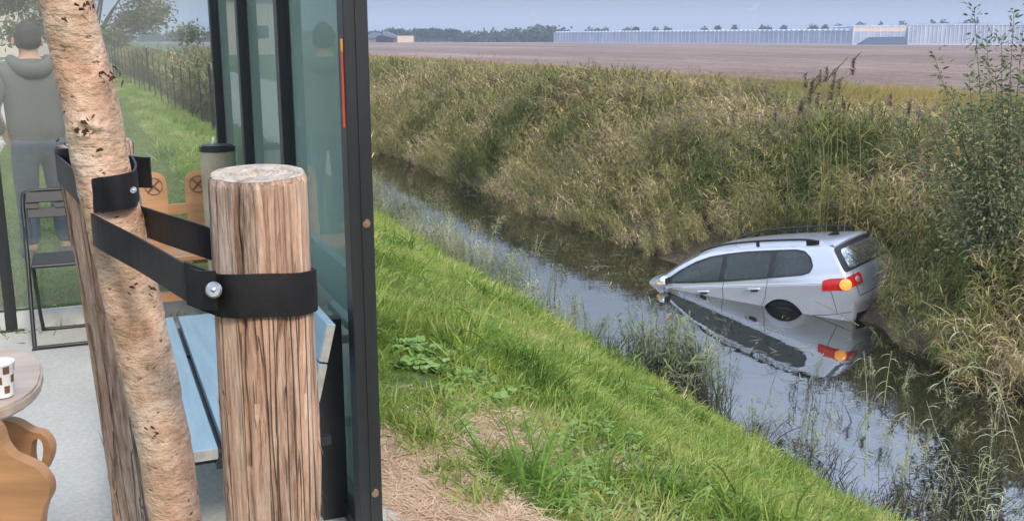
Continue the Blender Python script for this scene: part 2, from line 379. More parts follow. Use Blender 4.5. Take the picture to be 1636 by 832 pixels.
def reed_proto(name, seed, H, nst, spread, nleaf, LL, W, lean, plume, a_lo, a_hi, mat, mplume=None, droop=1.1, bias=.55):
    rd = random.Random(seed); V, Fc, A = [], [], []; PV, PF, PA = [], [], []
    for _ in range(nst):
        b = Vector((rd.uniform(-spread, spread), rd.uniform(-spread, spread), 0)); h = H * rd.uniform(.75, 1.1)
        ln = Vector((-1, rd.uniform(-.7, .4), 0)) * lean * rd.uniform(.3, 1.4) + Vector((rd.gauss(0, .1), rd.gauss(0, .1), 0)) * h * .5
        pts = [b + Vector((0, 0, h * f)) + ln * (f ** 2) for f in (0, .3, .6, .85, 1)]
        sa = rd.uniform(a_lo, a_hi); thin_stem(V, Fc, A, pts, .0045, min(1, sa + .15))
        for i in range(nleaf):
            f = .22 + .78 * (i + rd.random() * .7) / nleaf; f = min(f, .99)
            p = b + Vector((0, 0, h * f)) + ln * (f ** 2)
            an = rd.uniform(0, 6.283)
            d = Vector((math.cos(an) - bias, math.sin(an) * .8 - bias * .4, rd.uniform(.5, 1.5)))
            leaf_strip(V, Fc, A, p, d, Vector((0, 0, 1)), LL * rd.uniform(.6, 1.25), W * rd.uniform(.7, 1.25),
                       droop * rd.uniform(.5, 1.5), min(1, max(0, sa + rd.gauss(0, .16) + (.3 if f < .35 else 0))))
        if plume and rd.random() < plume:
            top = pts[-1]
            for j in range(26):
                d = Vector((rd.gauss(-.5, .5), rd.gauss(-.2, .45), rd.uniform(.4, 1.6)))
                leaf_strip(V, Fc, A, top + Vector((rd.gauss(0, .012), rd.gauss(0, .012), rd.uniform(-.14, .06))), d,
                           Vector((0, 0, 1)), rd.uniform(.06, .15), .010, 1.2, -1.0, 2)
    me = npmesh(name, [tuple(v) for v in V], Fc, [max(a, 0) for a in A])
    me.materials.append(mat)
    if plume:
        me.materials.append(mplume)
        pl = np.array(A) < -.5; fi = np.array(Fc)[:, 0]
        me.polygons.foreach_set('material_index', pl[fi].astype(np.int32))
    return bpy.data.objects.new(name, me)
def tuft_proto(name, seed, n, L, W, spread, mat, up=1.0, droop=.8):
    rd = random.Random(seed); V, Fc, A = [], [], []
    for _ in range(n):
        b = Vector((rd.gauss(0, spread), rd.gauss(0, spread), -.01)); an = rd.uniform(0, 6.283); o = rd.uniform(.15, .9)
        d = Vector((math.cos(an) * o, math.sin(an) * o, up))
        leaf_strip(V, Fc, A, b, d, Vector((math.cos(an + 1), math.sin(an + 1), .3)), L * rd.uniform(.5, 1.2), W * rd.uniform(.7, 1.2),
                   droop * rd.uniform(.3, 1.6), rd.random(), 3)
    return to_proto(name, V, Fc, A, mat)
def protos(name, objs):
    c = bpy.data.collections.new(name)
    for o in objs: c.objects.link(o)
    return c
def scatter(name, pts, rz, sc, coll, label, tilt=None, idx=None):
    """one stuff object: geometry nodes put a plant of the collection on every point"""
    pts = np.asarray(pts, np.float32); n = len(pts)
    me = bpy.data.meshes.new(name); me.vertices.add(n); me.vertices.foreach_set('co', pts.ravel())
    rot = np.zeros((n, 3), np.float32); rot[:, 2] = rz
    if tilt is not None: rot[:, :2] = tilt
    a = me.attributes.new('rot', 'FLOAT_VECTOR', 'POINT'); a.data.foreach_set('vector', rot.ravel())
    a = me.attributes.new('siz', 'FLOAT', 'POINT'); a.data.foreach_set('value', np.asarray(sc, np.float32) * np.ones(n, np.float32))
    a = me.attributes.new('idx', 'INT', 'POINT'); a.data.foreach_set('value', rng.integers(0, 999, n).astype(np.int32))
    o = link(name, me, []); tag(o, label, kind='stuff')
    g = bpy.data.node_groups.new(name, 'GeometryNodeTree')
    g.interface.new_socket('Geometry', in_out='INPUT', socket_type='NodeSocketGeometry')
    g.interface.new_socket('Geometry', in_out='OUTPUT', socket_type='NodeSocketGeometry')
    gi = g.nodes.new('NodeGroupInput'); go = g.nodes.new('NodeGroupOutput')
    ip = g.nodes.new('GeometryNodeInstanceOnPoints'); ci = g.nodes.new('GeometryNodeCollectionInfo')
    ci.inputs['Collection'].default_value = coll; ci.inputs['Separate Children'].default_value = True; ci.inputs['Reset Children'].default_value = True
    def na(nm, ty):
        q = g.nodes.new('GeometryNodeInputNamedAttribute'); q.data_type = ty; q.inputs[0].default_value = nm; return q.outputs[0]
    e2r = g.nodes.new('FunctionNodeEulerToRotation')
    L = g.links.new
    L(gi.outputs[0], ip.inputs['Points']); L(ci.outputs[0], ip.inputs['Instance']); ip.inputs['Pick Instance'].default_value = True
    L(na('idx', 'INT'), ip.inputs['Instance Index']); L(na('rot', 'FLOAT_VECTOR'), e2r.inputs[0]); L(e2r.outputs[0], ip.inputs['Rotation'])
    L(na('siz', 'FLOAT'), ip.inputs['Scale']); L(ip.outputs[0], go.inputs[0])
    if idx is not None: me.attributes['idx'].data.foreach_set('value', np.asarray(idx, np.int32))
    md = o.modifiers.new('scatter', 'NODES'); md.node_group = g
    return o
def st_pts(s, t, z):
    c, q = math.cos(AN), math.sin(AN)
    return np.stack([s * c - t * q, s * q + t * c, z], 1)
def inview(p, m=60, ymin=.5):
    d = p[:, 1] * cp - (p[:, 2] - CZ) * sp; u = p[:, 1] * sp + (p[:, 2] - CZ) * cp
    d = np.maximum(d, .01); px = 818 + F * p[:, 0] / d; py = 416 - F * u / d
    mm = m + 1600 * 1.2 / d
    return (p[:, 1] > ymin) & (px > -mm) & (px < 1636 + mm) & (py < 832 + mm)
def cloud(n, smin, smax, tmin, tmax, tpow=1.0):
    s = rng.uniform(smin, smax, n); t = tmin + (tmax - tmin) * rng.random(n) ** tpow
    return s, t

# far-bank reeds
RP = protos('reed_shapes', [reed_proto('reed_shape', 10 + i, 1.9, 4, .20, 10, .48, .025, (.35, .5, .3, .8, .45, .7, .4, .5)[i], (0, 0, 0, .2, .1, .2, .8, .9)[i],
        (.0, .05, .15, .2, .5, .65, .25, .4)[i], (.3, .4, .5, .6, .85, 1, .6, .8)[i], M['reed'], M['plume']) for i in range(8)])
def reedband(n, smin, smax, tmin, tmax, tpow, name, label):
    s, t = cloud(n, smin, smax, tmin, tmax, tpow)
    edge = 9.5 - sine_n(s, t) * .35
    m = s > edge; s, t = s[m], t[m]; z = zh(s, t); p = st_pts(s, t, z - .03); cxr = (p[:, 0] - 5.569) * math.cos(2.416) + (p[:, 1] - 14.508) * math.sin(2.416); cyr = -(p[:, 0] - 5.569) * math.sin(2.416) + (p[:, 1] - 14.508) * math.cos(2.416)
    m = inview(p, 150) & ~((cxr > -.12) & (cxr < 4.9) & (cyr > -.86) & (cyr < 2.4)) & ~((cxr > -.75) & (cxr < 0) & (cyr > .75) & (cyr < 2.4)); p, s, t = p[m], s[m], t[m]
    h = np.interp(s, [9.3, 10.2, 12.2, 14, 18.5], [.33, .46, .74, 1.0, .8]) * rng.uniform(.68, 1.16, len(s))
    h *= .86 - .14 * np.exp(-((t - 16.5) / 4.5) ** 2) + .08 * np.exp(-((t - 7) / 3.5) ** 2)
    h *= 1 + .07 * np.sin(t * .55 + s * .4) + .07 * np.sin(t * 1.7)
    rz = rng.uniform(-.9, .9, len(s)); tl = rng.normal(0, .09, (len(s), 2))
    front = s < 10.4
    tl[:, 1] -= np.where(front, rng.uniform(.05, .4, len(s)), rng.uniform(0, .16, len(s)))     # hangs over the water
    pn = np.sin(s * .9 + t * .8) + np.sin(t * 1.9 - s * 1.3) + .8 * np.sin(t * .33 + 1) + rng.normal(0, .7, len(s)) + np.clip(s - 12, 0, 4) * .18
    idx = np.clip(((pn + 2.6) / 5.2 * 8).astype(int), 0, 7); idx = np.where(rng.random(len(s)) < .12, rng.integers(0, 8, len(s)), idx)
    return scatter(name, p, rz, h, RP, label, tl, idx)
reedband(11500, 9.15, 18.5, 4, 34, 1.0, 'reed_bed', 'dense green and straw reeds on the far bank of the ditch')
reedband(12000, 9.15, 18.5, 34, 150, 1.6, 'reed_bed', 'far stretch of the reeds along the ditch')
s, t = cloud(7000, 3.2, 5.9, 23, 120, 1.5); z = zh(s, t); p = st_pts(s, t, z - .03); p = p[inview(p, 150)]
scatter('near_bank_reeds', p, rng.uniform(-.9, .9, len(p)), rng.uniform(.8, 1.1, len(p)), RP, 'reeds on the near bank behind the wire fence', rng.normal(0, .1, (len(p), 2)))
# meadow strip behind the reeds
MP = protos('meadow_shapes', [tuft_proto('meadow_shape', 40 + i, 40, .75, .016, .16, M['meadow'], 1.6, .6) for i in range(4)])
s, t = cloud(26000, 17, 34, 8, 170, 1.3); p = st_pts(s, t, zh(s, t)); m = inview(p); p = p[m]
scatter('meadow_grass', p, rng.uniform(0, 6.28, len(p)), rng.uniform(.7, 1.3, len(p)), MP, 'yellow green rough grass between the reeds and the field')
VP = protos('verge_shapes', [tuft_proto('verge_shape', 50 + i, 30, .32, .014, .16, M['grass'], 1.4, .7) for i in range(3)])
s, t = cloud(9000, 33.5, 37.2, 8, 190, 1.2); p = st_pts(s, t, zh(s, t)); m = inview(p); p = p[m]
scatter('verge_grass', p, rng.uniform(0, 6.28, len(p)), rng.uniform(.7, 1.5, len(p)), VP, 'green verge along the edge of the ploughed field')

# grass on the near bank
GP = protos('grass_shapes', [tuft_proto('grass_shape', 60 + i, 26, (.08, .11, .14, .10, .16, .12)[i], (.0050, .006, .0045, .007, .005, .006)[i], (.05, .03, .06, .025, .05, .04)[i], M['grass'], (1.0, 1.5, .8, 1.2, .9, 1.1)[i], (.9, .5, 1.5, .9, 1.3, .7)[i]) for i in range(6)])
def bank(n, tmin, tmax, tpow, sc, nm):
    s, t = cloud(n, .95, 5.75, tmin, tmax, tpow)
    hayy = 1.05 + .10 * np.sin(t * 2.7) + .08 * np.sin(t * 7.3) - np.maximum(t - 4.0, 0) * .5
    keep = (s > hayy) | (t > 5.0) | (rng.random(n) < .012)
    keep &= ~((np.hypot(s - 1.46, (t - 3.7) * .8) < .2) & (rng.random(n) < .85)) & ~((np.hypot(s - 1.95, t - 3.5) < .13) & (rng.random(n) < .7))
    s, t = s[keep], t[keep]; z = zh(s, t)
    k2 = z > .15 + .08 * np.sin(t * 6) * np.sin(t * 1.7); s, t, z = s[k2], t[k2], z[k2]
    p = st_pts(s, t, z); m = inview(p, 40); p, s, t = p[m], s[m], t[m]
    q = sc * rng.uniform(.55, 1.35, len(p)) * (1 + .4 * np.sin(s * 3.1 + t * 2.3) * np.sin(t * 1.3 - s) + .25 * np.sin(s * 9 + t * 4) * np.sin(t * 7 - s * 3))
    return scatter(nm, p, rng.uniform(0, 6.28, len(p)), q, GP, 'bright green grass covering the near bank', rng.normal(0, .32, (len(p), 2)))
EG = protos('edge_shapes', [tuft_proto('edge_shape', 160 + i, 34, .24, .007, .05, M['grass'], .7, 1.8) for i in range(4)])
t = rng.uniform(3, 30, 900); s = 5.25 + .22 * np.sin(t * 2.1) * np.sin(t * .7) + rng.normal(0, .12, 900); m = np.sin(t * 5.3) + np.sin(t * 3.1) > -.3; s, t = s[m], t[m]
scatter('edge_tussocks', st_pts(s, t, zh(s, t)), rng.uniform(0, 6.28, len(s)), rng.uniform(.4, 1.1, len(s)), EG, 'shaggy grass tussocks drooping over the edge of the bank')
bank(17000, 1.5, 9, 1.0, .95, 'bank_grass'); bank(17000, 9, 42, 1.35, 1.25, 'bank_grass')
LP = protos('lawn_shapes', [tuft_proto('lawn_shape', 70 + i, 34, .09, .007, .13, M['lawn'], .9, .8) for i in range(4)])
s, t = cloud(22000, -9, 2.2, 6.05, 60, 1.5)
m = ((s > -1.2) | (s < -5.2)); s, t = s[m], t[m]; p = st_pts(s, t, zh(s, t)); p = p[inview(p)]
scatter('lawn_grass', p, rng.uniform(0, 6.28, len(p)), rng.uniform(.6, 1.2, len(p)), LP, 'short lawn behind the glass pavilion')
def clover(seed):
    rd = random.Random(seed); V, Fc, A = [], [], []
    for _ in range(12):
        an = rd.uniform(0, 6.28); r_ = rd.uniform(0, .06); d = Vector((math.cos(an), math.sin(an), rd.uniform(.1, .7)))
        leaf_strip(V, Fc, A, Vector((math.cos(an) * r_, math.sin(an) * r_, rd.uniform(.02, .07))), d, Vector((0, 0, 1)), rd.uniform(.04, .08), rd.uniform(.018, .032), rd.uniform(.3, 1.1), rd.random(), 3)
    return to_proto('herb_shape', V, Fc, A, M['weed'])
CP = protos('herb_shapes', [clover(120 + i) for i in range(4)])
s, t = cloud(5200, 1.3, 5.5, 2, 16, 1.1); m = (np.sin(s * 2.3 + t) * np.sin(t * 1.7 - s * 2) > .12) | (rng.random(len(s)) < .18); s, t = s[m], t[m]
p = st_pts(s, t, zh(s, t) + .02); p = p[inview(p, 30)]
scatter('bank_herbs', p, rng.uniform(0, 6.28, len(p)), rng.uniform(.4, .85, len(p)), CP, 'small leafy herbs growing through the bank grass', rng.normal(0, .2, (len(p), 2)))
# dry cut grass beside the terrace
def hay_proto(seed):
    rd = random.Random(seed); V, Fc, A = [], [], []
    for _ in range(30):
        an = rd.uniform(0, 6.28); d = Vector((math.cos(an), math.sin(an), rd.uniform(-.05, .28)))
        leaf_strip(V, Fc, A, Vector((rd.gauss(0, .05), rd.gauss(0, .05), rd.uniform(0, .018))), d, Vector((0, 0, 1)), rd.uniform(.05, .16), .0034,
                   rd.uniform(.1, .5), rd.random(), 3)
    return to_proto('hay_shape', V, Fc, A, M['hay'])
HP = protos('hay_shapes', [hay_proto(80 + i) for i in range(5)])
s, t = cloud(11000, .88, 1.7, 1.2, 5.2); keep = s < 1.03 + .10 * np.sin(t * 2.7) + .08 * np.sin(t * 7.3) + .16 * rng.random(len(s)) - np.maximum(t - 4.0, 0) * .5
s1, t1 = 1.46 + rng.normal(0, .11, 450), 3.7 + rng.normal(0, .15, 450); s2, t2 = 1.95 + rng.normal(0, .08, 150), 3.5 + rng.normal(0, .1, 150)
s = np.concatenate([s[keep], s1, s2]); t = np.concatenate([t[keep], t1, t2]); m = s > .9; s, t = s[m], t[m]
scatter('dry_cut_grass', st_pts(s, t, zh(s, t) + .004), rng.uniform(0, 6.28, len(s)), rng.uniform(.8, 1.2, len(s)), HP, 'dry brown mown grass beside the terrace')

# plants standing in the water along the near bank
EP = protos('water_reed_shapes', [reed_proto('water_reed_shape', 90 + i, .58, 4, .09, 10, .17, .010, .1, .15 if i == 1 else 0, .1, .7, M['emergent'], M['plume'], 1.2, .15) for i in range(5)])
DP = protos('dead_stem_shapes', [reed_proto('dead_stem_shape', 100 + i, .34, 6, .10, 2, .13, .006, .12, 0, 0, .8, M['darkstem'], None, 1.6, .1) for i in range(5)])
def clump(c):                                    # (s, t, ds, dt, n, scale)
    P_, Q = [], []
    for (s0, t0, ds, dt, n, sc) in c:
        s = s0 + rng.normal(0, ds, n); t = t0 + rng.normal(0, dt, n); P_.append(st_pts(s, t, s * 0 - .04)); Q.append(sc * rng.uniform(.5, 1.3, n))
    return np.concatenate(P_), np.concatenate(Q)
p, q = clump([(6.05, 19, .30, 2.6, 230, .8), (6.5, 24, .45, 4, 150, .9), (6.1, 15.2, .25, 1.4, 40, .7), (6.15, 9.7, .14, .5, 42, 1.25), (6.1, 11.2, .3, 1.2, 14, .8),
              (6.3, 7.2, .4, 1.2, 14, .9), (6.9, 5.6, .5, .9, 12, .7), (7.6, 7.0, .45, .6, 6, .6), (6.8, 12, .5, 3, 10, .6), (8.7, 6.5, .4, .5, 7, .8), (8.4, 8.7, .2, .3, 5, .6)])
scatter('water_reeds', p, rng.uniform(0, 6.28, len(p)), q, EP, 'thin pale reeds growing out of the water', rng.normal(0, .16, (len(p), 2)))
p, q = clump([(5.95, 19, .14, 4, 90, .7), (5.95, 12, .12, 2.5, 26, .6), (5.98, 7, .15, 1.6, 70, .9), (6.2, 5, .3, 1.0, 50, 1.0), (6.08, 9.7, .12, .5, 44, 1.2), (6.6, 9, .5, 3, 26, .6), (7.5, 11, .7, 4, 14, .45), (6.4, 15, .3, 3, 30, .5)])
scatter('dead_stems', p, rng.uniform(0, 6.28, len(p)), q, DP, 'dark dead stems standing in the shallow water edge', rng.normal(0, .3, (len(p), 2)))
# leaves and broken stems floating on the water
FP = protos('debris_shapes', [])
for i in range(4):
    rd = random.Random(300 + i); V, Fc, A = [], [], []
    for _ in range(3):
        an = rd.uniform(0, 6.28); leaf_strip(V, Fc, A, Vector((rd.gauss(0, .08), rd.gauss(0, .08), .004)), Vector((math.cos(an), math.sin(an), .01)), Vector((0, 0, 1)), rd.uniform(.03, .22), .010, 0.0, rd.random(), 2)
    FP.objects.link(to_proto('debris_shape', V, Fc, A, M['emergent']))
s, t = cloud(330, 5.9, 9.4, 3.5, 26, 1.1); p = st_pts(s, t, s * 0 + .003)
scatter('floating_debris', p, rng.uniform(0, 6.28, len(p)), rng.uniform(.5, 1.3, len(p)), FP, 'bits of leaf and broken stem floating on the ditch water')

# ------------------------------------------------------------------ glass pavilion
PAV = empty('glass_pavilion', wl(.72, 2.86, 2.42), AN)
tag(PAV, 'glass pavilion with anthracite posts and tinted side panes behind the tree stakes', 'glass shelter')
def pl(s, t, z): return (s - .72, t - 2.86, z - 2.42)       # into the pavilion's own frame
def post(s, t, wx=.072, wy=.072, h=2.5):
    def f(bm):
        box(bm, (s - .72, t - 2.86, h / 2 - .002), (wx, wy, h), bev=.003)
        box(bm, (s - .72 + .004, t - 2.86 - wy / 2 - .002, h / 2), (.012, .006, h - .01))       # raised cover strip of the profile
        box(bm, (s - .72, t - 2.86, .004), (wx + .07, wy + .04, .008), bev=.001)
    return bmobj('post', f, M['frame'], PAV)
ts = [2.86, 3.88, 4.90, 5.93]
for i, t in enumerate(ts):
    p_ = post(.72, t)
    if i < 3:
        boxobj('side_pane', pl(.735, (t + ts[i + 1]) / 2, FZ + 1.26), (.012, .93, 2.40), M['glass_side'], PAV)
        boxobj('pane_seal', pl(.733, t + .045, FZ + 1.26), (.02, .014, 2.40), M['seal'], PAV)
        boxobj('floor_rail', pl(.72, (t + ts[i + 1]) / 2, FZ + .025), (.05, .946, .05), M['frame'], PAV)
p_near = [o for o in COL.objects if o.parent == PAV and o.name == 'post'][0]
boxobj('red_reflection', (-.039, -.022, 1.435), (.005, .012, .21), M['redglint'], PAV)  # coloured strip standing in for a red reflection beside the post
boxobj('orange_reflection', (-.039, -.022, 1.560), (.005, .012, .036), M['orange'], PAV)  # orange end of the same reflection, built as a solid strip
def bolt(z):
    def f(bm):
        m = Matrix.Translation((.012, -.0385, z)) @ Matrix.Rotation(math.pi / 2, 4, 'X')
        bmesh.ops.create_cone(bm, cap_ends=True, segments=24, radius1=.0145, radius2=.011, depth=.006, matrix=m)
        m = Matrix.Translation((.012, -.0425, z)) @ Matrix.Rotation(math.pi / 2, 4, 'X')
        bmesh.ops.create_cone(bm, cap_ends=True, segments=6, radius1=.007, radius2=.006, depth=.004, matrix=m)
    bmobj('bolt', f, M['bronze'], p_near, True)
zb1 = CZ - math.hypot(.57*0+.26, 2.86) * 0 - 0
def hz(py, d): return at(575, py, d).z - 2.42
bolt(hz(360, 2.86)); bolt(hz(793, 2.86))
# back wall
bs = [.72, -.47, -1.66, -2.85, -4.04, -5.2]
for i, s_ in enumerate(bs):
    if i: post(s_, 6.0, .055, .05)
    if i < len(bs) - 1:
        mid = (s_ + bs[i + 1]) / 2; wd = 1.19 - .06
        boxobj('back_pane', pl(mid, 6.0, FZ + 1.30), (wd, .012, 2.36), M['glass_back'], PAV)
        boxobj('floor_rail', pl(mid, 6.0, FZ + .05), (wd, .045, .10), M['seal'], PAV)

# blue plank bench along the side wall
B = empty('blue_bench', wl(.30, 3.55, 2.42), AN)
tag(B, 'bench with light blue painted planks and dark legs beside the glass wall', 'bench')
def bl(s, t, z): return (s - .30, t - 3.55, z)
for s0, s1 in ((.03, .272), (.292, .53)):
    o = boxobj('seat_plank', bl((s0 + s1) / 2, 3.56, .415), (s1 - s0, 1.50, .034), M['bluewood'], B, bev=.003)
    boxobj('plank_end', bl((s0 + s1) / 2, 2.808, .415), (s1 - s0 - .006, .006, .030), M['endgrain'], o)
tiltm = Matrix.Rotation(R(14), 4, 'Y')
for z0, s0 in ((.705, .600), (.585, .571)):
    o = boxobj('back_plank', bl(s0, 3.56, z0), (.028, 1.50, .118), M['bluewood'], B, rot=tiltm, bev=.003)
    boxobj('plank_end', bl(s0, 2.808, z0), (.024, .006, .112), M['endgrain'], o, rot=tiltm)
for t in (3.12, 4.12):
    boxobj('leg', bl(.668, t, .345), (.085, .05, .70), M['blacksteel'], B, bev=.004)
    boxobj('leg', bl(.10, t - .25, .199), (.03, .03, .398), M['blacksteel'], B, bev=.002)
    boxobj('frame_and_shade_bar', bl(.36, t - .25, .383), (.50, .028, .028), M['blacksteel'], B)
    boxobj('frame_and_shade_bar', bl(.36, t - .25, .03), (.49, .03, .03), M['blacksteel'], B)

boxobj('frame_and_shade_bar', bl(.282, 3.56, .372), (.03, 1.46, .03), M['blacksteel'], B)  # black bar added below the slot, its colour stands in for shade
# black folding chair in front of the back wall
C_ = empty('folding_chair', wl(-.14, 5.58, 2.42), AN)
tag(C_, 'black metal folding chair with slotted backrest standing by the glass back wall', 'chair')
def U(name, pts, r=.011): return tube(name, catmull(pts, 6), r, M['blacksteel'], C_, 8)
W_ = .20
U('back_frame', [(-W_, .20, .60), (-W_, -.02, .012), (-W_ + .02, -.035, .011), (W_ - .02, -.035, .011), (W_, -.02, .012), (W_, .20, .60)][:])
U('back_frame', [(-W_, .20, .58), (-W_, .25, .74), (-W_ + .03, .262, .785), (0, .264, .79), (W_ - .03, .262, .785), (W_, .25, .74), (W_, .20, .58)])
U('rear_leg', [(-W_ + .03, -.02, .43), (-W_ + .03, .30, .05), (-W_ + .06, .33, .012), (W_ - .06, .33, .012), (W_ - .03, .30, .05), (W_ - .03, -.02, .43)], .010)
boxobj('seat', (0, .09, .445), (.355, .33, .018), M['blacksteel'], C_, bev=.006)
def backp(bm):
    for z0, z1 in ((.645, .700), (.728, .785)): box(bm, (0, .243, (z0 + z1) / 2), (.37, .010, z1 - z0), rot=Matrix.Rotation(R(-15), 4, 'X'), bev=.003)
    for x0, x1 in ((-.185, -.125), (-.045, .185)): box(bm, ((x0 + x1) / 2, .2435, .714), (x1 - x0, .010, .034), rot=Matrix.Rotation(R(-15), 4, 'X'))
bmobj('backrest', backp, M['blacksteel'], C_)

# board shapes cut from planks
def board(name, outline, th, mat, parent, hole=None, mtx=None):
    """closed outline in x-z with a real thickness along y, optional hole"""
    loops = [outline] + ([hole] if hole else [])
    pts, edges = [], []
    for lp in loops:
        b = len(pts); pts += [Vector(p) for p in lp]; n = len(lp); edges += [(b + i, b + (i + 1) % n) for i in range(n)]
    v, e, f, *_ = delaunay_2d_cdt(pts, edges, [], 1, 1e-5)
    if hole:
        cxh = sum((Vector(p) for p in hole), Vector((0, 0))) / len(hole)
        def inh(q):
            c = False; n = len(hole)
            for i in range(n):
                a, b2 = hole[i], hole[(i + 1) % n]
                if (a[1] > q[1]) != (b2[1] > q[1]) and q[0] < (b2[0] - a[0]) * (q[1] - a[1]) / (b2[1] - a[1]) + a[0]: c = not c
            return c
        f = [q for q in f if not inh((sum(v[i][0] for i in q) / 3, sum(v[i][1] for i in q) / 3))]
    bm = bmesh.new(); vs = [bm.verts.new((p[0], -th / 2, p[1])) for p in v]
    for q in f: bm.faces.new([vs[i] for i in q])
    r = bmesh.ops.extrude_face_region(bm, geom=bm.faces[:])
    for x in r['geom']:
        if isinstance(x, bmesh.types.BMVert): x.co.y += th
    bmesh.ops.recalc_face_normals(bm, faces=bm.faces)
    if mtx is not None: bm.transform(mtx)
    me = bpy.data.meshes.new(name); bm.to_mesh(me); bm.free(); o = link(name, me, mat, parent); return o
def sm(pts, n=5):
    P_ = pts + [pts[0]]; c = catmull([(p[0], p[1], 0) for p in [pts[-1]] + P_ + [pts[1]]], n)
    return [(p.x, p.y) for p in c[n:-n - 1]]
# carved bench with two backrest boards at the back corner
WB = empty('carved_bench', wl(.40, 5.62, 2.42), AN)
tag(WB, 'carved brown wooden bench with two rounded rosette back boards', 'bench')
for x0 in (-.085, .150):
    hw = .070
    o = board('back_board', [(x0 - .06, .35), (x0 + .06, .35)] + [(x0 + hw, .62), (x0 + hw, .78)] +
              [(x0 + hw * math.cos(a), .80 + .070 * math.sin(a)) for a in [math.pi * k / 10 for k in range(1, 10)]] + [(x0 - hw, .78), (x0 - hw, .62)],
              .028, M['tanwood'], WB, mtx=Matrix.Translation((0, .08, 0)) @ Matrix.Rotation(R(-8), 4, 'X'))
    def ros(bm, x0=x0):
        for k in range(24):
            a = 2 * math.pi * k / 24; box(bm, (x0 + .045 * math.cos(a), -.016, .79 + .045 * math.sin(a)), (.0115, .004, .004), rot=Matrix.Rotation(-a + math.pi / 2, 4, 'Y'))
        for k in range(4):
            a = math.pi / 4 + math.pi / 2 * k; box(bm, (x0 + .022 * math.cos(a), -.016, .79 + .022 * math.sin(a)), (.042, .004, .010), rot=Matrix.Rotation(-a, 4, 'Y'))
        bm.transform(Matrix.Translation((0, .08, 0)) @ Matrix.Rotation(R(-8), 4, 'X'))
    bmobj('rosette', ros, M['darkcut'], o)
boxobj('back_rail', (.032, .163, .655), (.10, .022, .055), M['tanwood'], WB)
boxobj('seat', (-.06, -.02, .44), (.62, .30, .03), M['tanwood'], WB, bev=.006)
for x0 in (-.31, .19):
    board('leg', sm([(-.12, 0), (-.05, .05), (.05, .05), (.12, 0), (.10, .2), (.14, .42), (-.14, .42), (-.10, .2)], 3), .03, M['tanwood'], WB,
          mtx=Matrix.Translation((x0, 0, 0)) @ Matrix.Rotation(math.pi / 2, 4, 'Z'))
boxobj('stretcher', (-.06, 0, .20), (.47, .025, .05), M['tanwood'], WB)
# slim standing ash bin in the corner
AB = empty('standing_bin', wl(.612, 5.32, 2.42), AN)
tag(AB, 'slim beige standing bin with a dark rim in the pavilion corner', 'bin')
def cyl(name, r, z0, z1, mat, parent, r2=None, seg=40, at_=(0, 0)):
    def f(bm):
        bmesh.ops.create_cone(bm, cap_ends=True, segments=seg, radius1=r, radius2=r2 or r, depth=z1 - z0, matrix=Matrix.Translation((at_[0], at_[1], (z0 + z1) / 2)))
    return bmobj(name, f, mat, parent, True)
cyl('body', .082, 0, 1.015, M['olivebin'], AB, .088); cyl('rim', .090, 1.015, 1.04, M['frame'], AB); cyl('inner_tray', .075, 1.0405, 1.046, M['blacksteel'], AB)
tube('cigarette_end', [(-.02, .0, 1.05), (-.015, .01, 1.085)], .006, M['white'], AB)

# table with the scrolled end panel, cup, and bench in front
T = empty('wooden_table', wl(-.62, 2.72, 2.42), AN)
tag(T, 'wooden table with rounded worn top and scroll cut end panel', 'table')
def ttop(bm):
    n = 40; o = []
    for k in range(n):
        a = 2 * math.pi * k / n; c_, s_ = math.cos(a), math.sin(a)
        o.append(bm.verts.new((.55 * (abs(c_) ** .55) * (1 if c_ > 0 else -1) - .085, .34 * (abs(s_) ** .75) * (1 if s_ > 0 else -1), .715)))
    f = bm.faces.new(o); r = bmesh.ops.extrude_face_region(bm, geom=[f])
    for x in r['geom']:
        if isinstance(x, bmesh.types.BMVert): x.co.z += .03
    bmesh.ops.recalc_face_normals(bm, faces=bm.faces)
    bmesh.ops.bevel(bm, geom=[e for e in bm.edges if abs(e.verts[0].co.z - e.verts[1].co.z) < 1e-6], offset=.006, segments=2, affect='EDGES')
bmobj('table_top', ttop, M['tabletop'], T)
scroll = sm([(-.20, 0), (-.10, .04), (.10, .04), (.20, 0), (.235, .10), (.15, .22), (.17, .34), (.25, .44), (.265, .56), (.20, .66), (.16, .705), (-.16, .705),
             (-.20, .66), (-.265, .56), (-.25, .44), (-.17, .34), (-.15, .22), (-.235, .10)], 5)
hole = sm([(.05, .40), (.065, .50), (.12, .53), (.15, .47), (.13, .38), (.08, .35)], 5)
board('end_panel', scroll, .03, M['tanwood'], T, mtx=Matrix.Translation((-.55, .02, 0)) @ Matrix.Rotation(math.pi / 2, 4, 'Z'))
def facing_board(name, px_pts, Y, th, parent, hole=None):
    """a plank standing across the terrace, its outline measured in metres at the distance Y"""
    f = lambda L_: [(at(a, b, Y).x, at(a, b, Y).z) for a, b in L_]
    o = board(name, f(px_pts), th, M['tanwood'], parent, hole=f(hole) if hole else None, mtx=Matrix.Translation((0, Y, 0)))
    o.matrix_local = (Matrix.Translation(parent.location) @ Matrix.Rotation(AN, 4, 'Z')).inverted(); return o
facing_board('end_panel', sm([(-70, 672), (0, 668), (28, 671), (52, 684), (72, 690), (84, 706), (85, 724), (78, 744), (66, 762), (54, 800), (62, 860), (92, 930), (98, 1004), (-70, 1006)], 4), 2.47, .035, T,
             sm([(56, 702), (68, 697), (74, 712), (70, 736), (60, 746), (54, 728)], 3))
boxobj('stretcher', (-.11, .02, .30), (.84, .03, .09), M['tanwood'], T)
WS = empty('scroll_bench', wl(-.64, 2.13, 2.42), AN)
tag(WS, 'pine bench with S-curved side board in front of the round-ended table', 'bench')
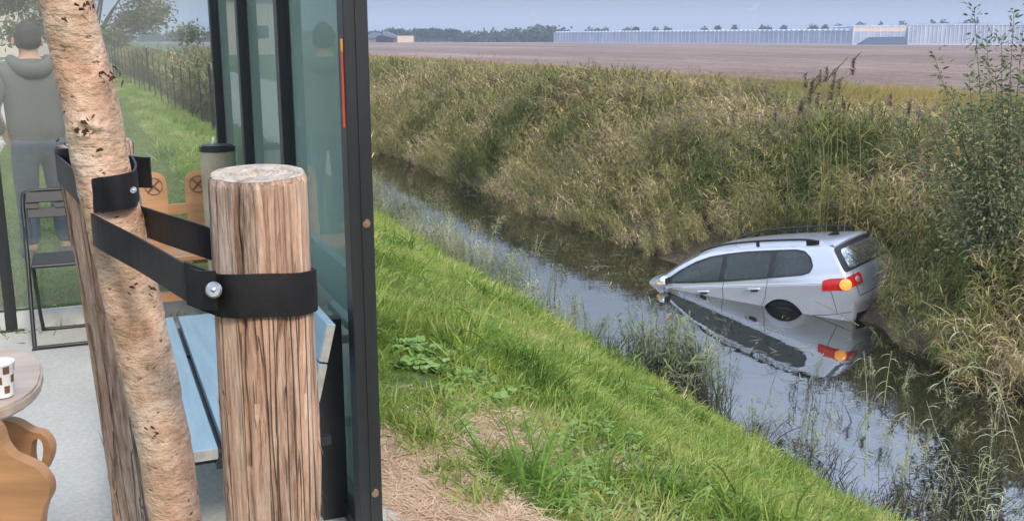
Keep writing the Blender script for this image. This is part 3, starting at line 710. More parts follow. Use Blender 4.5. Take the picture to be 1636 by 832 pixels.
sc2 = sm([(-.19, 0), (-.08, .03), (.08, .03), (.19, 0), (.16, .16), (.19, .29), (.245, .37), (.25, .47), (.19, .54), (.08, .575), (-.02, .64), (-.10, .70), (-.19, .72), (-.22, .60), (-.20, .45), (-.15, .3), (-.17, .14)], 5)
board('side_board', sc2, .032, M['tanwood'], WS, mtx=Matrix.Translation((-.75, .0, 0)) @ Matrix.Rotation(math.pi / 2, 4, 'Z'))
facing_board('side_board', sm([(-90, 640), (-30, 662), (0, 680), (10, 706), (24, 724), (45, 734), (66, 745), (82, 766), (84, 786), (75, 806), (70, 834), (72, 880), (92, 960), (112, 1080), (60, 1116), (-90, 1118)], 4), 2.16, .035, WS)
boxobj('seat', (-.42, .02, .43), (.72, .26, .028), M['tanwood'], WS, bev=.005)
boxobj('stretcher', (-.36, .02, .2), (.80, .025, .06), M['tanwood'], WS)
cup = empty('paper_cup', onz(5, 633, 3.165) + Vector((0, 0, .003)), R(20))
cup.scale = (.86, .86, .86); tag(cup, 'white paper cup with brown printed squares on the table corner', 'cup')
def cupf(bm):
    n = 32; rings = [(.027, 0), (.0272, .0), (.0365, .092), (.0385, .094), (.0385, .098), (.036, .098), (.027, .01)]
    vr = [[bm.verts.new((r * math.cos(2 * math.pi * k / n), r * math.sin(2 * math.pi * k / n), z)) for k in range(n)] for r, z in rings]
    for a, b in zip(vr, vr[1:]):
        for k in range(n): bm.faces.new((a[k], a[(k + 1) % n], b[(k + 1) % n], b[k]))
    bm.faces.new(vr[0]); bm.faces.new(vr[-1][::-1])
bmobj('cup_body', cupf, M['white'], cup, True)
def sqf(bm):
    for j in range(3):
        for i in range(10):
            if (i + j) % 2: continue
            a0, a1 = 2 * math.pi * i / 10, 2 * math.pi * (i + .8) / 10; z0 = .012 + j * .028; z1 = z0 + .022
            q = []
            for z, aa in ((z0, 0), (z1, 1)):
                r = .0272 + (.0093) * z / .092 + .0006
                q.append([bm.verts.new((r * math.cos(a0 + (a1 - a0) * f / 4), r * math.sin(a0 + (a1 - a0) * f / 4), z)) for f in range(5)])
            for f in range(4): bm.faces.new((q[0][f], q[0][f + 1], q[1][f + 1], q[1][f]))
bmobj('printed_squares', sqf, M['brownsq'], cup)

# ------------------------------------------------------------------ tree stakes, young tree, strap
def frame_from(p0, p1):
    z = (p1 - p0).normalized(); x = Vector((1, 0, 0)); x = (x - z * x.dot(z)).normalized(); y = z.cross(x)
    m = Matrix((x, y, z)).transposed().to_4x4(); m.translation = p1; return m      # origin at the top of the stake
def stake(name, top, low, rad, mat, label, seed, tilt, crack=True):
    d = (low - top); k = (2.36 - top.z) / d.z; foot = top + d * k; L = (top - foot).length
    m = frame_from(foot, top); nz, na = 420, 150; V = []; o_ = Vector((seed * 7.3, 0, 0))
    zs = -np.concatenate([np.linspace(0, .02, 8)[:-1], np.linspace(.02, L, nz)])
    tr = []
    for z in zs:
        row = []
        for j in range(na):
            a = 2 * math.pi * j / na; ca, sa = math.cos(a), math.sin(a)
            u = Vector((ca * rad, sa * rad, 0)); q = Vector((u.x * 55, u.y * 55, z * 3.2)) + o_; q2 = Vector((u.x * 160, u.y * 160, z * 7)) + o_
            rough = min(1, max(.12, (-z - .15) * 3.0)) if name == 'tree_stake' and seed == 1 else .75
            r1 = noise.fractal(q, .8, 2.1, 4); r2 = abs(noise.noise(q2)); fl = noise.noise(Vector((ca * 1.3, sa * 1.3, z * 1.6)) + o_)
            chip = max(0, noise.noise(Vector((ca * 6, sa * 6, z * 5)) + o_) - .12)
            r = rad * (1 + .035 * fl) + .0062 * rough * r1 - .0085 * rough * r2 + chip * .020 * rough
            if seed == 1:      # flat split faces
                for fa, fd in ((-.75, .94), (-2.1, .955)):
                    cc = math.cos(a - fa)
                    if cc > 0: r = min(r, rad * fd / cc * (1 + .02 * r1 * rough))
                if crack:
                    ac = -1.72 + .25 * z + .03 * math.sin(z * 40); dd = abs((a - 2 * math.pi if a > math.pi else a) - ac)
                    if -z < .30: r -= .012 * max(0, 1 - dd / .045)
            if -z < .006: r -= (.006 + z) * .5
            row.append((r * ca, r * sa, z + (tilt[0] * ca + tilt[1] * sa) * rad * max(0, 1 + z / .03)))
        V += row
    n = len(zs); Fc = []
    for i in range(n - 1):
        for j in range(na):
            a = i * na + j; b = i * na + (j + 1) % na; Fc.append((a, a + na, b + na, b))
    me = npmesh(name, V, Fc); root = empty(name, foot); tag(root, label, 'tree stake')
    for p in ():
        pass
    mi = Matrix.Translation(-foot) @ m
    sh = link('shaft', me, mat, root, smooth=True); sh.matrix_local = mi
    # sawn end
    V2, F2 = [], []; rings = 9; ring0 = V[:na]
    for i in range(rings + 1):
        f = i / rings
        for j in range(na):
            x, y, z = ring0[j]; zz = (tilt[0] * x + tilt[1] * y) + .0018 * noise.noise(Vector((x * 90 * f, y * 90 * f, 3)))+ .0005
            V2.append((x * f, y * f, zz if f < 1 else z + .0003))
    for i in range(rings):
        for j in range(na): F2.append((i * na + j, (i + 1) * na + j, (i + 1) * na + (j + 1) % na, i * na + (j + 1) % na))
    ce = link('sawn_end', npmesh('sawn_end', V2, F2), M['cutend'], root, smooth=True); ce.matrix_local = mi
    # loose fibres of bark
    rd = random.Random(seed); vv, ff = [], []
    for _ in range(170 if seed == 1 else 140):
        a = rd.uniform(-math.pi, math.pi); z = -rd.uniform(.17, L * .8)
        ca, sa = math.cos(a), math.sin(a); p = Vector((ca, sa, 0)) * rad * rd.uniform(.97, 1.01) + Vector((0, 0, z)); h = rd.uniform(.01, .06); wd = rd.uniform(.001, .0036)
        tq = Vector((-sa, ca, 0)); ou = Vector((ca, sa, 0)); s_ = rd.choice((-1, 1)); b = len(vv)
        vv += [p - tq * wd, p + tq * wd, p + tq * wd * .8 + Vector((0, 0, s_ * h * .5)) + ou * .0025, p - tq * wd * .8 + Vector((0, 0, s_ * h * .5)) + ou * .0025,
               p + Vector((0, 0, s_ * h)) + ou * rd.uniform(.003, .011) + tq * rd.uniform(-.004, .004)]
        ff += [(b, b + 1, b + 2, b + 3), (b + 3, b + 2, b + 4, b + 4)]
    ff = [tuple(dict.fromkeys(q)) for q in ff]
    lf = link('bark_fibres', pydata('bark_fibres', vv, ff), mat, root); lf.matrix_local = mi; lf['kind'] = 'stuff'
    return root
ST1 = stake('tree_stake', at(411, 277, 1.02), at(438, 832, 1.02), .0505, M['stake'], 'thick weathered stake with sawn top and black strap nailed round it', 1, (0.0, .07))
ST2 = stake('tree_stake', at(152, 229, 1.42), at(243, 832, 1.42), .0495, M['stake2'], 'thinner rough barked stake half hidden behind the young tree trunk', 2, (0, .05), False)

TR = empty('young_tree', onz(300, 1120, 2.4) if False else at(282, 860, 1.22)); TR.location.z = 2.36
tag(TR, 'young tree with speckled tan bark tied with black strap to the two stakes', 'tree')
cl = [at(58, -330, 1.17), at(82, -150, 1.18), (at(105, 0, 1.19)), at(127, 90, 1.2), at(147, 180, 1.2), at(163, 270, 1.2), at(190, 380, 1.2), at(216, 500, 1.2), at(253, 660, 1.2), at(281, 832, 1.2), at(300, 990, 1.2)]
cl.append(Vector((cl[-1].x + .03, cl[-1].y, 2.34)))
cl = catmull(cl, 26); na = 96; V = []
base = TR.location.copy(); kn = [(at(138, 205, 1.165), .020, .010), (at(131, 20, 1.165), .014, .004), (at(176, 125, 1.18), .010, .005), (at(235, 460, 1.17), .010, .003), (at(240, 690, 1.165), .012, .004)]
for i, p in enumerate(cl):
    d = (cl[min(i + 1, len(cl) - 1)] - cl[max(i - 1, 0)]).normalized(); x = Vector((1, 0, 0)); x = (x - d * x.dot(d)).normalized(); y = d.cross(x)
    f = i / (len(cl) - 1); rad = .0275 + .0055 * math.sin(min(1, f * 1.6) * math.pi * .5) - (.001 if f > .8 else 0)
    for j in range(na):
        a = 2 * math.pi * j / na; o_ = x * math.cos(a) + y * math.sin(a); q = p + o_ * rad
        r = rad + .0016 * noise.fractal(q * 26, .8, 2, 3) + .0014 * noise.noise(q * 9)
        q = p + o_ * r
        for kp, ks, kh in kn:
            e = (q - kp); g = math.exp(-(e.x ** 2 + e.y ** 2 + (e.z * 1.4) ** 2) / ks ** 2)
            r += g * kh * (.7 + 1.1 * noise.noise(q * 120))
        V.append(p + o_ * r - base)
Fc = [(i * na + j, i * na + (j + 1) % na, (i + 1) * na + (j + 1) % na, (i + 1) * na + j) for i in range(len(cl) - 1) for j in range(na)]
trunk = link('trunk', npmesh('trunk', [tuple(v) for v in V], Fc), M['bark'], TR, smooth=True)
rd = random.Random(4)
for kp, ks, kh in kn:                     # scarred bark round the knots
    vv, ff = [], []
    for _ in range(16 if kh > .004 else 9):
        o_ = Vector((rd.gauss(0, 1), -abs(rd.gauss(0, .25)), rd.gauss(0, .7))) * ks * .75; p = kp + o_ + Vector((0, -.003, 0)) - base
        b = len(vv); d = Vector((rd.uniform(-1, 1), -.3, rd.uniform(-.6, .6))).normalized() * rd.uniform(.0015, .005)
        u_ = Vector((0, -.002, rd.uniform(.0015, .004)))
        vv += [p - d, p + d, p + d * .6 + u_, p - d * .5 + u_ * 1.3]; ff.append((b, b + 1, b + 2, b + 3))
    link('knot', pydata('knot', vv, ff), M['knot'], TR)
# branches and leaves above the frame
for k in range(5):
    a = k * 1.3; p0 = cl[2 + k * 4] - base; tube('branch', catmull([p0, p0 + Vector((math.cos(a) * .2, math.sin(a) * .2 + .1, .25)), p0 + Vector((math.cos(a) * .45, math.sin(a) * .4 + .15, .7))], 4),
        [.008 - .0005 * i for i in range(9)], M['bark'], TR, 6)

def ribbon(name, pts, wd, parent, th=.0026, n=8, up=Vector((0, 0, 1)), ups=None):
    P_ = catmull(pts, n); V = []; m_ = len(P_)
    if ups: Uu = catmull(ups, n)
    for i, p in enumerate(P_):
        d = (P_[min(i + 1, m_ - 1)] - P_[max(i - 1, 0)]).normalized(); u_ = (Uu[i] if ups else up).normalized()
        nn = d.cross(u_).normalized(); u2 = nn.cross(d).normalized()
        u_ = (u_ - d * u_.dot(d) * .0).normalized()
        ww = wd[0] + (wd[1] - wd[0]) * i / (m_ - 1) if isinstance(wd, tuple) else wd
        for a, b in ((-1, -1), (1, -1), (1, 1), (-1, 1)): V.append(p + u_ * (a * ww / 2) + nn * (b * th / 2))
    Fc = [(4 * i + k, 4 * i + (k + 1) % 4, 4 * i + 4 + (k + 1) % 4, 4 * i + 4 + k) for i in range(m_ - 1) for k in range(4)]
    Fc += [(3, 2, 1, 0), tuple(4 * (m_ - 1) + k for k in range(4))]
    me = pydata(name, V, Fc); o = link(name, me, M['strap'], parent); return o
SP = empty('rubber_strap', (0, 0, 0)); SP.location = at(300, 440, 1.05)
tag(SP, 'black rubber tree tie looped round the trunk and nailed to both stakes', 'strap')
def rel(pts): return [Vector(p) - SP.location for p in pts]
def s1c(py):         # axis of the thick stake at the height seen at row py
    f = (py - 277) / (832 - 277); return at(411 + 27 * f, py, 1.02)
ax = s1c(464); Rr = .0545
loopp = []
for k in range(0, 25):
    a = R(-172 + 330 * k / 24); z_ = -.008 * math.sin(a) + .0005 * math.sin(k * 1.1) + .022 * max(0, (k - 15) / 9)
    loopp.append(ax + Vector((math.cos(a) * Rr * (1.0), math.sin(a) * Rr, z_)))
ribbon('stake_band', rel([at(297, 452, .985)] + loopp[3:]), .0445, SP, th=.003, n=5)
ribbon('front_band', rel([at(345, 464, .962), at(318, 462, .975), at(292, 448, .995), at(225, 408, 1.08), at(158, 372, 1.145), at(148, 362, 1.20), at(160, 356, 1.245), at(190, 352, 1.255), at(218, 351, 1.235),
        at(265, 366, 1.15), at(318, 383, 1.085), at(350, 395, 1.07)]), (.040, .036), SP, n=6)
ribbon('trunk_band', rel([at(92, 268, 1.385), at(115, 290, 1.27), at(140, 312, 1.185), at(158, 311, 1.163), at(180, 309, 1.158), at(203, 305, 1.168), at(216, 300, 1.20), at(219, 288, 1.27), at(213, 276, 1.352)]), (.038, .044), SP, n=6)
ribbon('stake_end', rel([at(92, 262, 1.43), at(97, 262, 1.385), at(120, 262, 1.362), at(160, 266, 1.358), at(200, 272, 1.362), at(222, 275, 1.36), at(241, 276, 1.36)]), .042, SP, n=5, th=.005)
def washer(p, r):
    d = (Vector((0, 0, CZ)) - p).normalized(); d = (d + Vector((-.25, 0, 0))).normalized(); q = d.to_track_quat('Z', 'Y').to_matrix().to_4x4()
    def f(bm):
        m = Matrix.Translation(p - SP.location) @ q
        bmesh.ops.create_cone(bm, cap_ends=True, segments=28, radius1=r, radius2=r * .8, depth=.002, matrix=m)
        bmesh.ops.create_uvsphere(bm, u_segments=16, v_segments=8, radius=r * .32, matrix=m @ Matrix.Translation((0, 0, .0012)) @ Matrix.Diagonal((1, 1, .6, 1)))
    return bmobj('nail_washer', f, M['steel'], SP, True)
washer(at(341, 463, .9545), .0082)
ws = washer(at(213, 304, 1.158), .004)

# ------------------------------------------------------------------ the estate car in the ditch
k = N('silver_paint'); k.b.inputs['Base Color'].default_value = (.66, .69, .73, 1); k.b.inputs['Metallic'].default_value = .5
k.b.inputs['Roughness'].default_value = .30; k.b.inputs['Coat Weight'].default_value = .8; k.b.inputs['Coat Roughness'].default_value = .04
v = k.obj(); n1 = k.noise(v, 3, 5); sx = k.n('SeparateXYZ'); k.l(v, sx.inputs[0])
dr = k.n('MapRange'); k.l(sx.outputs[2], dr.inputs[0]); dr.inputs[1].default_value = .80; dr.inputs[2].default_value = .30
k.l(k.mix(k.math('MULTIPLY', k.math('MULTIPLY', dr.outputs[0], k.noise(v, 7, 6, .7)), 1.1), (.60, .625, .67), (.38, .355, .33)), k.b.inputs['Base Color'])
k.bump(k.noise(v, 900, 1), .02, .0005); M['paint'] = k.m
M['cglass'] = glassmat('tinted_car_glass', (.56, .66, .66), .16, (.30, .37, .38))
M['housepane'] = simple('dark_window_pane', (.03, .035, .04), .1, bump=0)
M['seatcloth'] = simple('dark_seat_cloth', (.045, .045, .05), .9)
M['ctrim'] = simple('black_trim', (.018, .018, .020), .35, bump=0)
M['seam'] = simple('panel_gap', (.03, .03, .033), .6, bump=0)
M['chrome'] = simple('bright_trim', (.65, .66, .68), .15, 1, bump=0, var=.05)
M['tail'] = simple('red_lamp_glass', (.55, .02, .02), .12, scale=40, var=.35, bump=.3, bdist=.001)
k = N('lit_amber_lamp'); k.b.inputs['Base Color'].default_value = (.9, .35, .06, 1)
n1 = k.noise(k.obj(), 60, 2); k.l(k.ramp(n1, [(.35, (.9, .22, .02)), (.65, (1, .5, .12))]), k.b.inputs['Emission Color'])
k.b.inputs['Emission Strength'].default_value = .55; k.b.inputs['Roughness'].default_value = .15; M['amber'] = k.m
M['clearlamp'] = simple('clear_lamp_glass', (.62, .45, .45), .1, .3, scale=60, var=.3)
M['tyre'] = simple('tyre_rubber', (.018, .018, .018), .85)
M['well'] = simple('wheel_well_lining', (.012, .012, .013), .9, bump=0)

from mathutils import Euler
CARX = [5.569, 14.508, -0.285]; cy_, cpi, cro = 2.416, .187, -.03
CAR = empty('silver_estate_car', (0, 0, 0)); CAR.rotation_euler = (cro, cpi, cy_)
CAR.location = CARX
tag(CAR, 'silver estate car nose down in the ditch water with lit amber lamps', 'car')
WZ = np.array([.15, .22, .30, .45, .60, .72, .84, .895, .915, .96, 1.0, 1.08, 1.2, 1.32, 1.40, 1.46])
WY = np.array([.80, .855, .885, .897, .905, .910, .908, .903, .888, .878, .866, .836, .782, .722, .672, .62])
_zf = np.linspace(.15, 1.46, 400); _wf = np.interp(_zf, WZ, WY)
def Yf(x, z):
    w_ = np.interp(z, _zf, _wf)
    a = np.where(x < .62, 1 - .085 * (np.clip((.62 - x) / .62, 0, 1.2)) ** 2.3, 1); b = np.where(x > 3.8, 1 - .20 * (np.clip((x - 3.8) / .97, 0, 1)) ** 2.3, 1)
    g = np.where(z > .97, 1 - .055 * np.clip((1.25 - x) / 1.25, 0, 1) ** 1.6, 1)
    arch = 0
    for ax_ in (1.12, 3.82):         # flared lip round the arches
        d = np.hypot(x - ax_, z - .33); arch = arch + .014 * np.exp(-((d - .38) / .035) ** 2)
    return w_ * a * b * g + arch
def spt(x, z, off=0., side=1):
    x, z = float(x), float(z); y = float(Yf(x, z)); e = .01
    nx = -(float(Yf(x + e, z)) - float(Yf(x - e, z))) / (2 * e); nz_ = -(float(Yf(x, z + e)) - float(Yf(x, z - e))) / (2 * e)
    n_ = Vector((nx, 1, nz_)).normalized(); p = Vector((x, y, z)) + n_ * off
    return Vector((p.x, p.y * side, p.z))
edge_pts = [(.12, .27), (.05, .36), (.02, .50), (.005, .60), (.03, .69), (.055, .80), (.075, .90), (.11, 1.0), (.20, 1.18), (.30, 1.355), (.36, 1.395), (.55, 1.425), (.9, 1.445), (1.5, 1.452), (2.1, 1.432), (2.5, 1.375),
            (2.85, 1.245), (3.15, 1.10), (3.42, .985), (3.6, .945), (4.0, .875), (4.4, .77), (4.62, .68), (4.72, .58), (4.74, .42), (4.70, .27)]
ec = [(p.x, p.y) for p in catmull([(a, b, 0) for a, b in edge_pts], 7)]
arcs = lambda cx_, r, n=22: [(cx_ + r * math.cos(a), .33 + r * math.sin(a)) for a in [math.pi * (1 - k / n) for k in range(n + 1)]]
def arch(cx_, r=.365):
    a0 = math.asin(.09 / r); n = 22; return [(cx_ + r * math.cos(a), .33 + r * math.sin(a)) for a in [math.pi + a0 - (math.pi + 2 * a0) * k / n for k in range(n + 1)]]
outline = list(ec) + [(4.4, .22)] + arch(3.82)[::-1] + [(3.0, .20), (2.0, .20)] + arch(1.12)[::-1] + [(.4, .24)]
def inpoly(q, poly):
    c = False; n = len(poly)
    for i in range(n):
        a, b = poly[i], poly[(i + 1) % n]
        if (a[1] > q[1]) != (b[1] > q[1]) and q[0] < (b[0] - a[0]) * (q[1] - a[1]) / (b[1] - a[1]) + a[0]: c = not c
    return c
def patch(name, poly, off, side, mat, parent, step=.05, zs=(), holes=()):
    pts = [Vector(p) for p in poly]; n = len(pts); ed = [(i, (i + 1) % n) for i in range(n)]
    for h_ in holes:
        b = len(pts); pts += [Vector(p) for p in h_]; ed += [(b + i, b + (i + 1) % len(h_)) for i in range(len(h_))]
    rim_ = list(pts)
    xs = [p[0] for p in poly]; zz = [p[1] for p in poly]; x = min(xs) + step / 2
    while x < max(xs):
        zrow = list(np.arange(min(zz) + step / 2, max(zz), step)) + [q for q in zs if min(zz) < q < max(zz)]
        for z in zrow:
            if inpoly((x, z), poly) and not any(inpoly((x, z), h_) for h_ in holes) and all(math.hypot(x - a, z - b) > step * .3 for a, b in rim_): pts.append(Vector((x, z)))
        x += step
    v, e, f, *_ = delaunay_2d_cdt(pts, ed, [], 1, 1e-6)
    if holes: f = [q for q in f if not any(inpoly((sum(v[i][0] for i in q) / 3, sum(v[i][1] for i in q) / 3), h_) for h_ in holes)]
    V = [spt(p.x, p.y, off, side) for p in v]; f = [tuple(q) if side < 0 else tuple(reversed(q)) for q in f]
    bm = bmesh.new(); vs = [bm.verts.new(p) for p in V]
    for q in f:
        try: bm.faces.new([vs[i] for i in q])
        except ValueError: pass
    bmesh.ops.recalc_face_normals(bm, faces=bm.faces)
    c = sum((fa.normal.y for fa in bm.faces))
    if c * side < 0: bmesh.ops.reverse_faces(bm, faces=bm.faces)
    me = bpy.data.meshes.new(name); bm.to_mesh(me); bm.free()
    return link(name, me, mat, parent, smooth=True)
# bulging centre band: bumper, tailgate, roof, windscreen, bonnet, nose
Bx = np.interp(np.arange(len(edge_pts)), [0, 3, 8, 10, 12, 14, 16, 18, 20, 22, 25], [.07, .09, .09, .06, .045, .05, .10, .10, .06, .12, .20])
nE = len(ec); Bf = np.interp(np.linspace(0, len(edge_pts) - 1, nE), np.arange(len(edge_pts)), Bx)
def band(i, vv, off=0.):
    a = Vector((*ec[max(i - 1, 0)], 0)); b = Vector((*ec[min(i + 1, nE - 1)], 0)); t_ = (b - a).normalized(); n_ = Vector((-t_.y, t_.x))
    B_ = Bf[i] * (1 - abs(vv) ** (3.6 if i < nE * .45 else 2.7)) + off; y = float(Yf(*ec[i])) * vv
    return Vector((ec[i][0] + n_.x * B_, y, ec[i][1] + n_.y * B_))
def bandmesh(name, i0, i1, v0, v1, nv, off, mat, parent, rnd=0., cut=()):
    V, Fc = [], []
    for i in range(i0, i1 + 1):
        f = (i - i0) / (i1 - i0); sh = 1 - rnd * (max(0, abs(2 * f - 1) - .6) / .4) ** 2.2
        for j in range(nv + 1):
            g = j / nv; c = (v0 + v1) / 2; V.append(band(i, c + (v0 + (v1 - v0) * g - c) * sh, off))
    w_ = nv + 1
    for i in range(i1 - i0):
        for j in range(nv):
            g = v0 + (v1 - v0) * (j + .5) / nv
            if any(c0 <= i + i0 < c1 and abs(g) < cv for c0, c1, cv in cut): continue
            a = i * w_ + j; Fc.append((a, a + 1, a + w_ + 1, a + w_))
    return link(name, pydata(name, V, Fc), mat, parent, smooth=True)
wins = {'front': [(3.10, 1.0), (2.62, .992), (2.15, 1.0), (2.10, 1.352), (2.30, 1.335), (2.55, 1.275), (2.82, 1.165), (3.0, 1.065)],
        'rear': [(2.06, 1.002), (1.31, 1.022), (1.26, 1.378), (1.70, 1.382), (2.02, 1.362)],
        'quarter': [(1.22, 1.026), (.76, 1.045), (.64, 1.075), (.60, 1.15), (.64, 1.26), (.74, 1.345), (.86, 1.372), (1.18, 1.378)]}
def rnd_poly(poly, k_=.18):
    o = []; n = len(poly)
    for i in range(n):
        a, b, c = Vector(poly[i - 1]), Vector(poly[i]), Vector(poly[(i + 1) % n])
        r = min(.03, (a - b).length * .3, (c - b).length * .3); p, q = b + (a - b).normalized() * r, b + (c - b).normalized() * r
        for t_ in (0, .33, .66, 1): o.append(tuple((p * (1 - t_) ** 2 + b * 2 * t_ * (1 - t_) + q * t_ ** 2)))
    return o
surround = rnd_poly([(3.20, .985), (2.62, .974), (2.0, .983), (1.27, 1.004), (.74, 1.027), (.615, 1.06), (.572, 1.15), (.615, 1.275), (.72, 1.368), (.86, 1.397), (1.25, 1.404), (1.70, 1.406), (2.04, 1.388), (2.34, 1.358), (2.60, 1.292), (2.88, 1.175), (3.08, 1.065)])
outer = rnd_poly([(3.24, .978), (2.62, .964), (2.0, .973), (1.27, .994), (.74, 1.017), (.605, 1.05), (.560, 1.15), (.605, 1.28), (.715, 1.378), (.86, 1.407), (1.25, 1.414), (1.70, 1.416), (2.04, 1.398), (2.35, 1.368), (2.61, 1.302), (2.90, 1.184), (3.11, 1.070)])
zi = lambda z: min(range(int(nE * .45)), key=lambda i: abs(ec[i][1] - z))
xi = lambda x: min(range(nE // 2, nE), key=lambda i: abs(ec[i][0] - x))
body = bmesh.new()
def add_me(o):
    body.from_mesh(o.data); me = o.data; bpy.data.objects.remove(o); bpy.data.meshes.remove(me)
for sd_ in (1, -1): add_me(patch('tmp', outline, 0, sd_, M['paint'], None, .055, (.885, .895, .905, .915), [surround]))
add_me(bandmesh('tmp', 0, nE - 1, -1, 1, 50, 0, M['paint'], None, cut=[(zi(1.06), zi(1.32), .80), (xi(2.62), xi(3.32), .88)]))
bmesh.ops.remove_doubles(body, verts=body.verts, dist=.003)
bmesh.ops.recalc_face_normals(body, faces=body.faces)
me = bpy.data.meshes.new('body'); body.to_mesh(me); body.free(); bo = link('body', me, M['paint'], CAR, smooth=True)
if hasattr(me, 'set_sharp_from_angle'): me.set_sharp_from_angle(angle=R(50))
def ribs(name, pts, wd, side, mat, parent, off=.0025, n=6):
    P_ = catmull([(a, b, 0) for a, b in pts], n); V = []
    for i, p in enumerate(P_):
        d = (P_[min(i + 1, len(P_) - 1)] - P_[max(i - 1, 0)]).normalized(); q = Vector((-d.y, d.x, 0)) * wd / 2
        for s_ in (1, -1): r = p + q * s_; V.append(spt(r.x, r.y, off, side))
    Fc = [(2 * i, 2 * i + 1, 2 * i + 3, 2 * i + 2) for i in range(len(P_) - 1)]
    return link(name, pydata(name, V, Fc), mat, parent, smooth=True)
for sd_ in (1, -1):
    patch('window_trim', outer, .003, sd_, M['chrome'], CAR, holes=[surround])
    sr = patch('window_surround', surround, .0035, sd_, M['ctrim'], CAR, holes=[rnd_poly(q) for q in wins.values()])
    for nm, poly in wins.items():
        patch('side_window', rnd_poly(poly), .001, sd_, M['cglass'], CAR)
    for pts in ([(1.30, .985), (1.31, .90), (1.36, .72), (1.44, .56), (1.46, .40), (1.46, .235)], [(2.06, .97), (2.08, .80), (2.08, .5), (2.04, .235)], [(3.16, .96), (3.22, .8), (3.24, .5), (3.20, .24)],
                [(1.46, .235), (2.3, .232), (3.2, .236)], [(.70, .435), (.45, .44), (.2, .455), (.05, .47)], [(.30, .795), (.27, .62), (.25, .46)]):
        ribs('panel_gap', pts, .008, sd_, M['seam'], CAR)
    ribs('crease_shade', [(.42, .905), (1.3, .905), (2.4, .905), (3.6, .90)], .006, sd_, M['seam'], CAR, .001)  # thin dark line painting the shade along the shoulder crease
    for hx, hz_ in ((1.53, .845), (2.43, .825)):
        cup_ = patch('handle_recess', rnd_poly([(hx - .07, hz_ - .035), (hx + .06, hz_ - .035), (hx + .06, hz_ + .02), (hx - .07, hz_ + .02)]), .002, sd_, M['seam'], CAR)
        hp = [spt(hx - .105, hz_ + .012, .002, sd_), spt(hx - .085, hz_ + .014, .032, sd_), spt(hx, hz_ + .014, .040, sd_), spt(hx + .085, hz_ + .014, .034, sd_), spt(hx + .105, hz_ + .012, .002, sd_)]
        tube('door_handle', catmull(hp, 5), .0135, M['paint'], CAR, 10)
    rr = [(.52, 0, 1.478), (.60, 0, 1.505), (.80, 0, 1.532), (1.25, 0, 1.545), (1.7, 0, 1.545), (2.1, 0, 1.525), (2.42, 0, 1.47), (2.56, 0, 1.425)]
    tube('roof_rail', catmull([(a, sd_ * (.615 if a < 2.3 else .60), c) for a, b, c in rr], 5), [.018] * 36, M['ctrim'], CAR, 8)
    for fx in (.62, 1.52):
        boxobj('rail_foot', (fx, sd_ * .617, 1.495 if fx > 1 else 1.475), (.20 if fx < 1 else .05, .032, .07), M['ctrim'], CAR, bev=.008)
    # mirror
    def mir(bm, sd_=sd_):
        bmesh.ops.create_uvsphere(bm, u_segments=18, v_segments=10, radius=1, matrix=Matrix.Translation((3.08, sd_ * 1.00, 1.045)) @ Matrix.Diagonal((.085, .115, .082, 1)))
    mo = bmobj('side_mirror', mir, M['paint'], CAR, True)
    boxobj('mirror_glass', (2.995, sd_ * 1.0, 1.045), (.02, .155, .105), M['ctrim'], mo, bev=.006)
    boxobj('mirror_arm', (3.07, sd_ * .90, 1.0), (.06, .10, .03), M['ctrim'], mo, bev=.006)
    def ind(bm, sd_=sd_):
        bmesh.ops.create_uvsphere(bm, u_segments=14, v_segments=8, radius=1, matrix=Matrix.Translation((3.105, sd_ * 1.045, 1.025)) @ Matrix.Diagonal((.068, .082, .030, 1)))
    bmobj('indicator', ind, M['amber'], mo, True)
    # tail lamp: side half and rear half
    tl = patch('tail_light', rnd_poly([(.43, .80), (.062, .79), (.085, .965), (.30, .965), (.415, .95)]), .008, sd_, M['tail'], CAR, .03)
    i0 = min(range(nE // 2), key=lambda i: abs(ec[i][1] - .81)); i1 = min(range(nE // 2), key=lambda i: abs(ec[i][1] - .965))
    bandmesh('rear_lens', i0, i1, *( (.58, 1.0) if sd_ > 0 else (-1.0, -.58)), 12, .008, M['tail'], tl, .12)
    def orb(p, r, m_, nm, dirv, fl=.25):
        q = Vector(dirv).to_track_quat('Z', 'Y').to_matrix().to_4x4()
        return bmobj(nm, lambda bm: bmesh.ops.create_uvsphere(bm, u_segments=24, v_segments=12, radius=r, matrix=Matrix.Translation(p) @ q @ Matrix.Diagonal((1, 1, fl, 1))), m_, tl, True)
    orb((.085, sd_ * .848, .872), .088, M['amber'], 'amber_lamp', (-.5, sd_ * .86, 0), .36)
    pr = band((i0 + i1) // 2, .72 * sd_, .006); orb(pr, .055, M['clearlamp'], 'reversing_lamp', (-1, sd_ * .2, 0), .22)
    for wx in (1.12, 3.82):
        wh = empty('wheel', (0, 0, 0)); wh.parent = CAR; wh.location = (wx, sd_ * .775, .315 - (.05 if wx < 2 else 0))
        def tyre(bm):
            n = 40; prof = [(.20, -.10), (.29, -.105), (.315, -.08), (.318, 0), (.315, .08), (.29, .105), (.20, .10)]
            vr = [[bm.verts.new((r * math.cos(2 * math.pi * k / n), y, r * math.sin(2 * math.pi * k / n))) for k in range(n)] for r, y in prof]
            for a, b in zip(vr, vr[1:]):
                for k in range(n): bm.faces.new((a[k], b[k], b[(k + 1) % n], a[(k + 1) % n]))
            bmesh.ops.recalc_face_normals(bm, faces=bm.faces)
        bmobj('tyre', tyre, M['tyre'], wh, True)
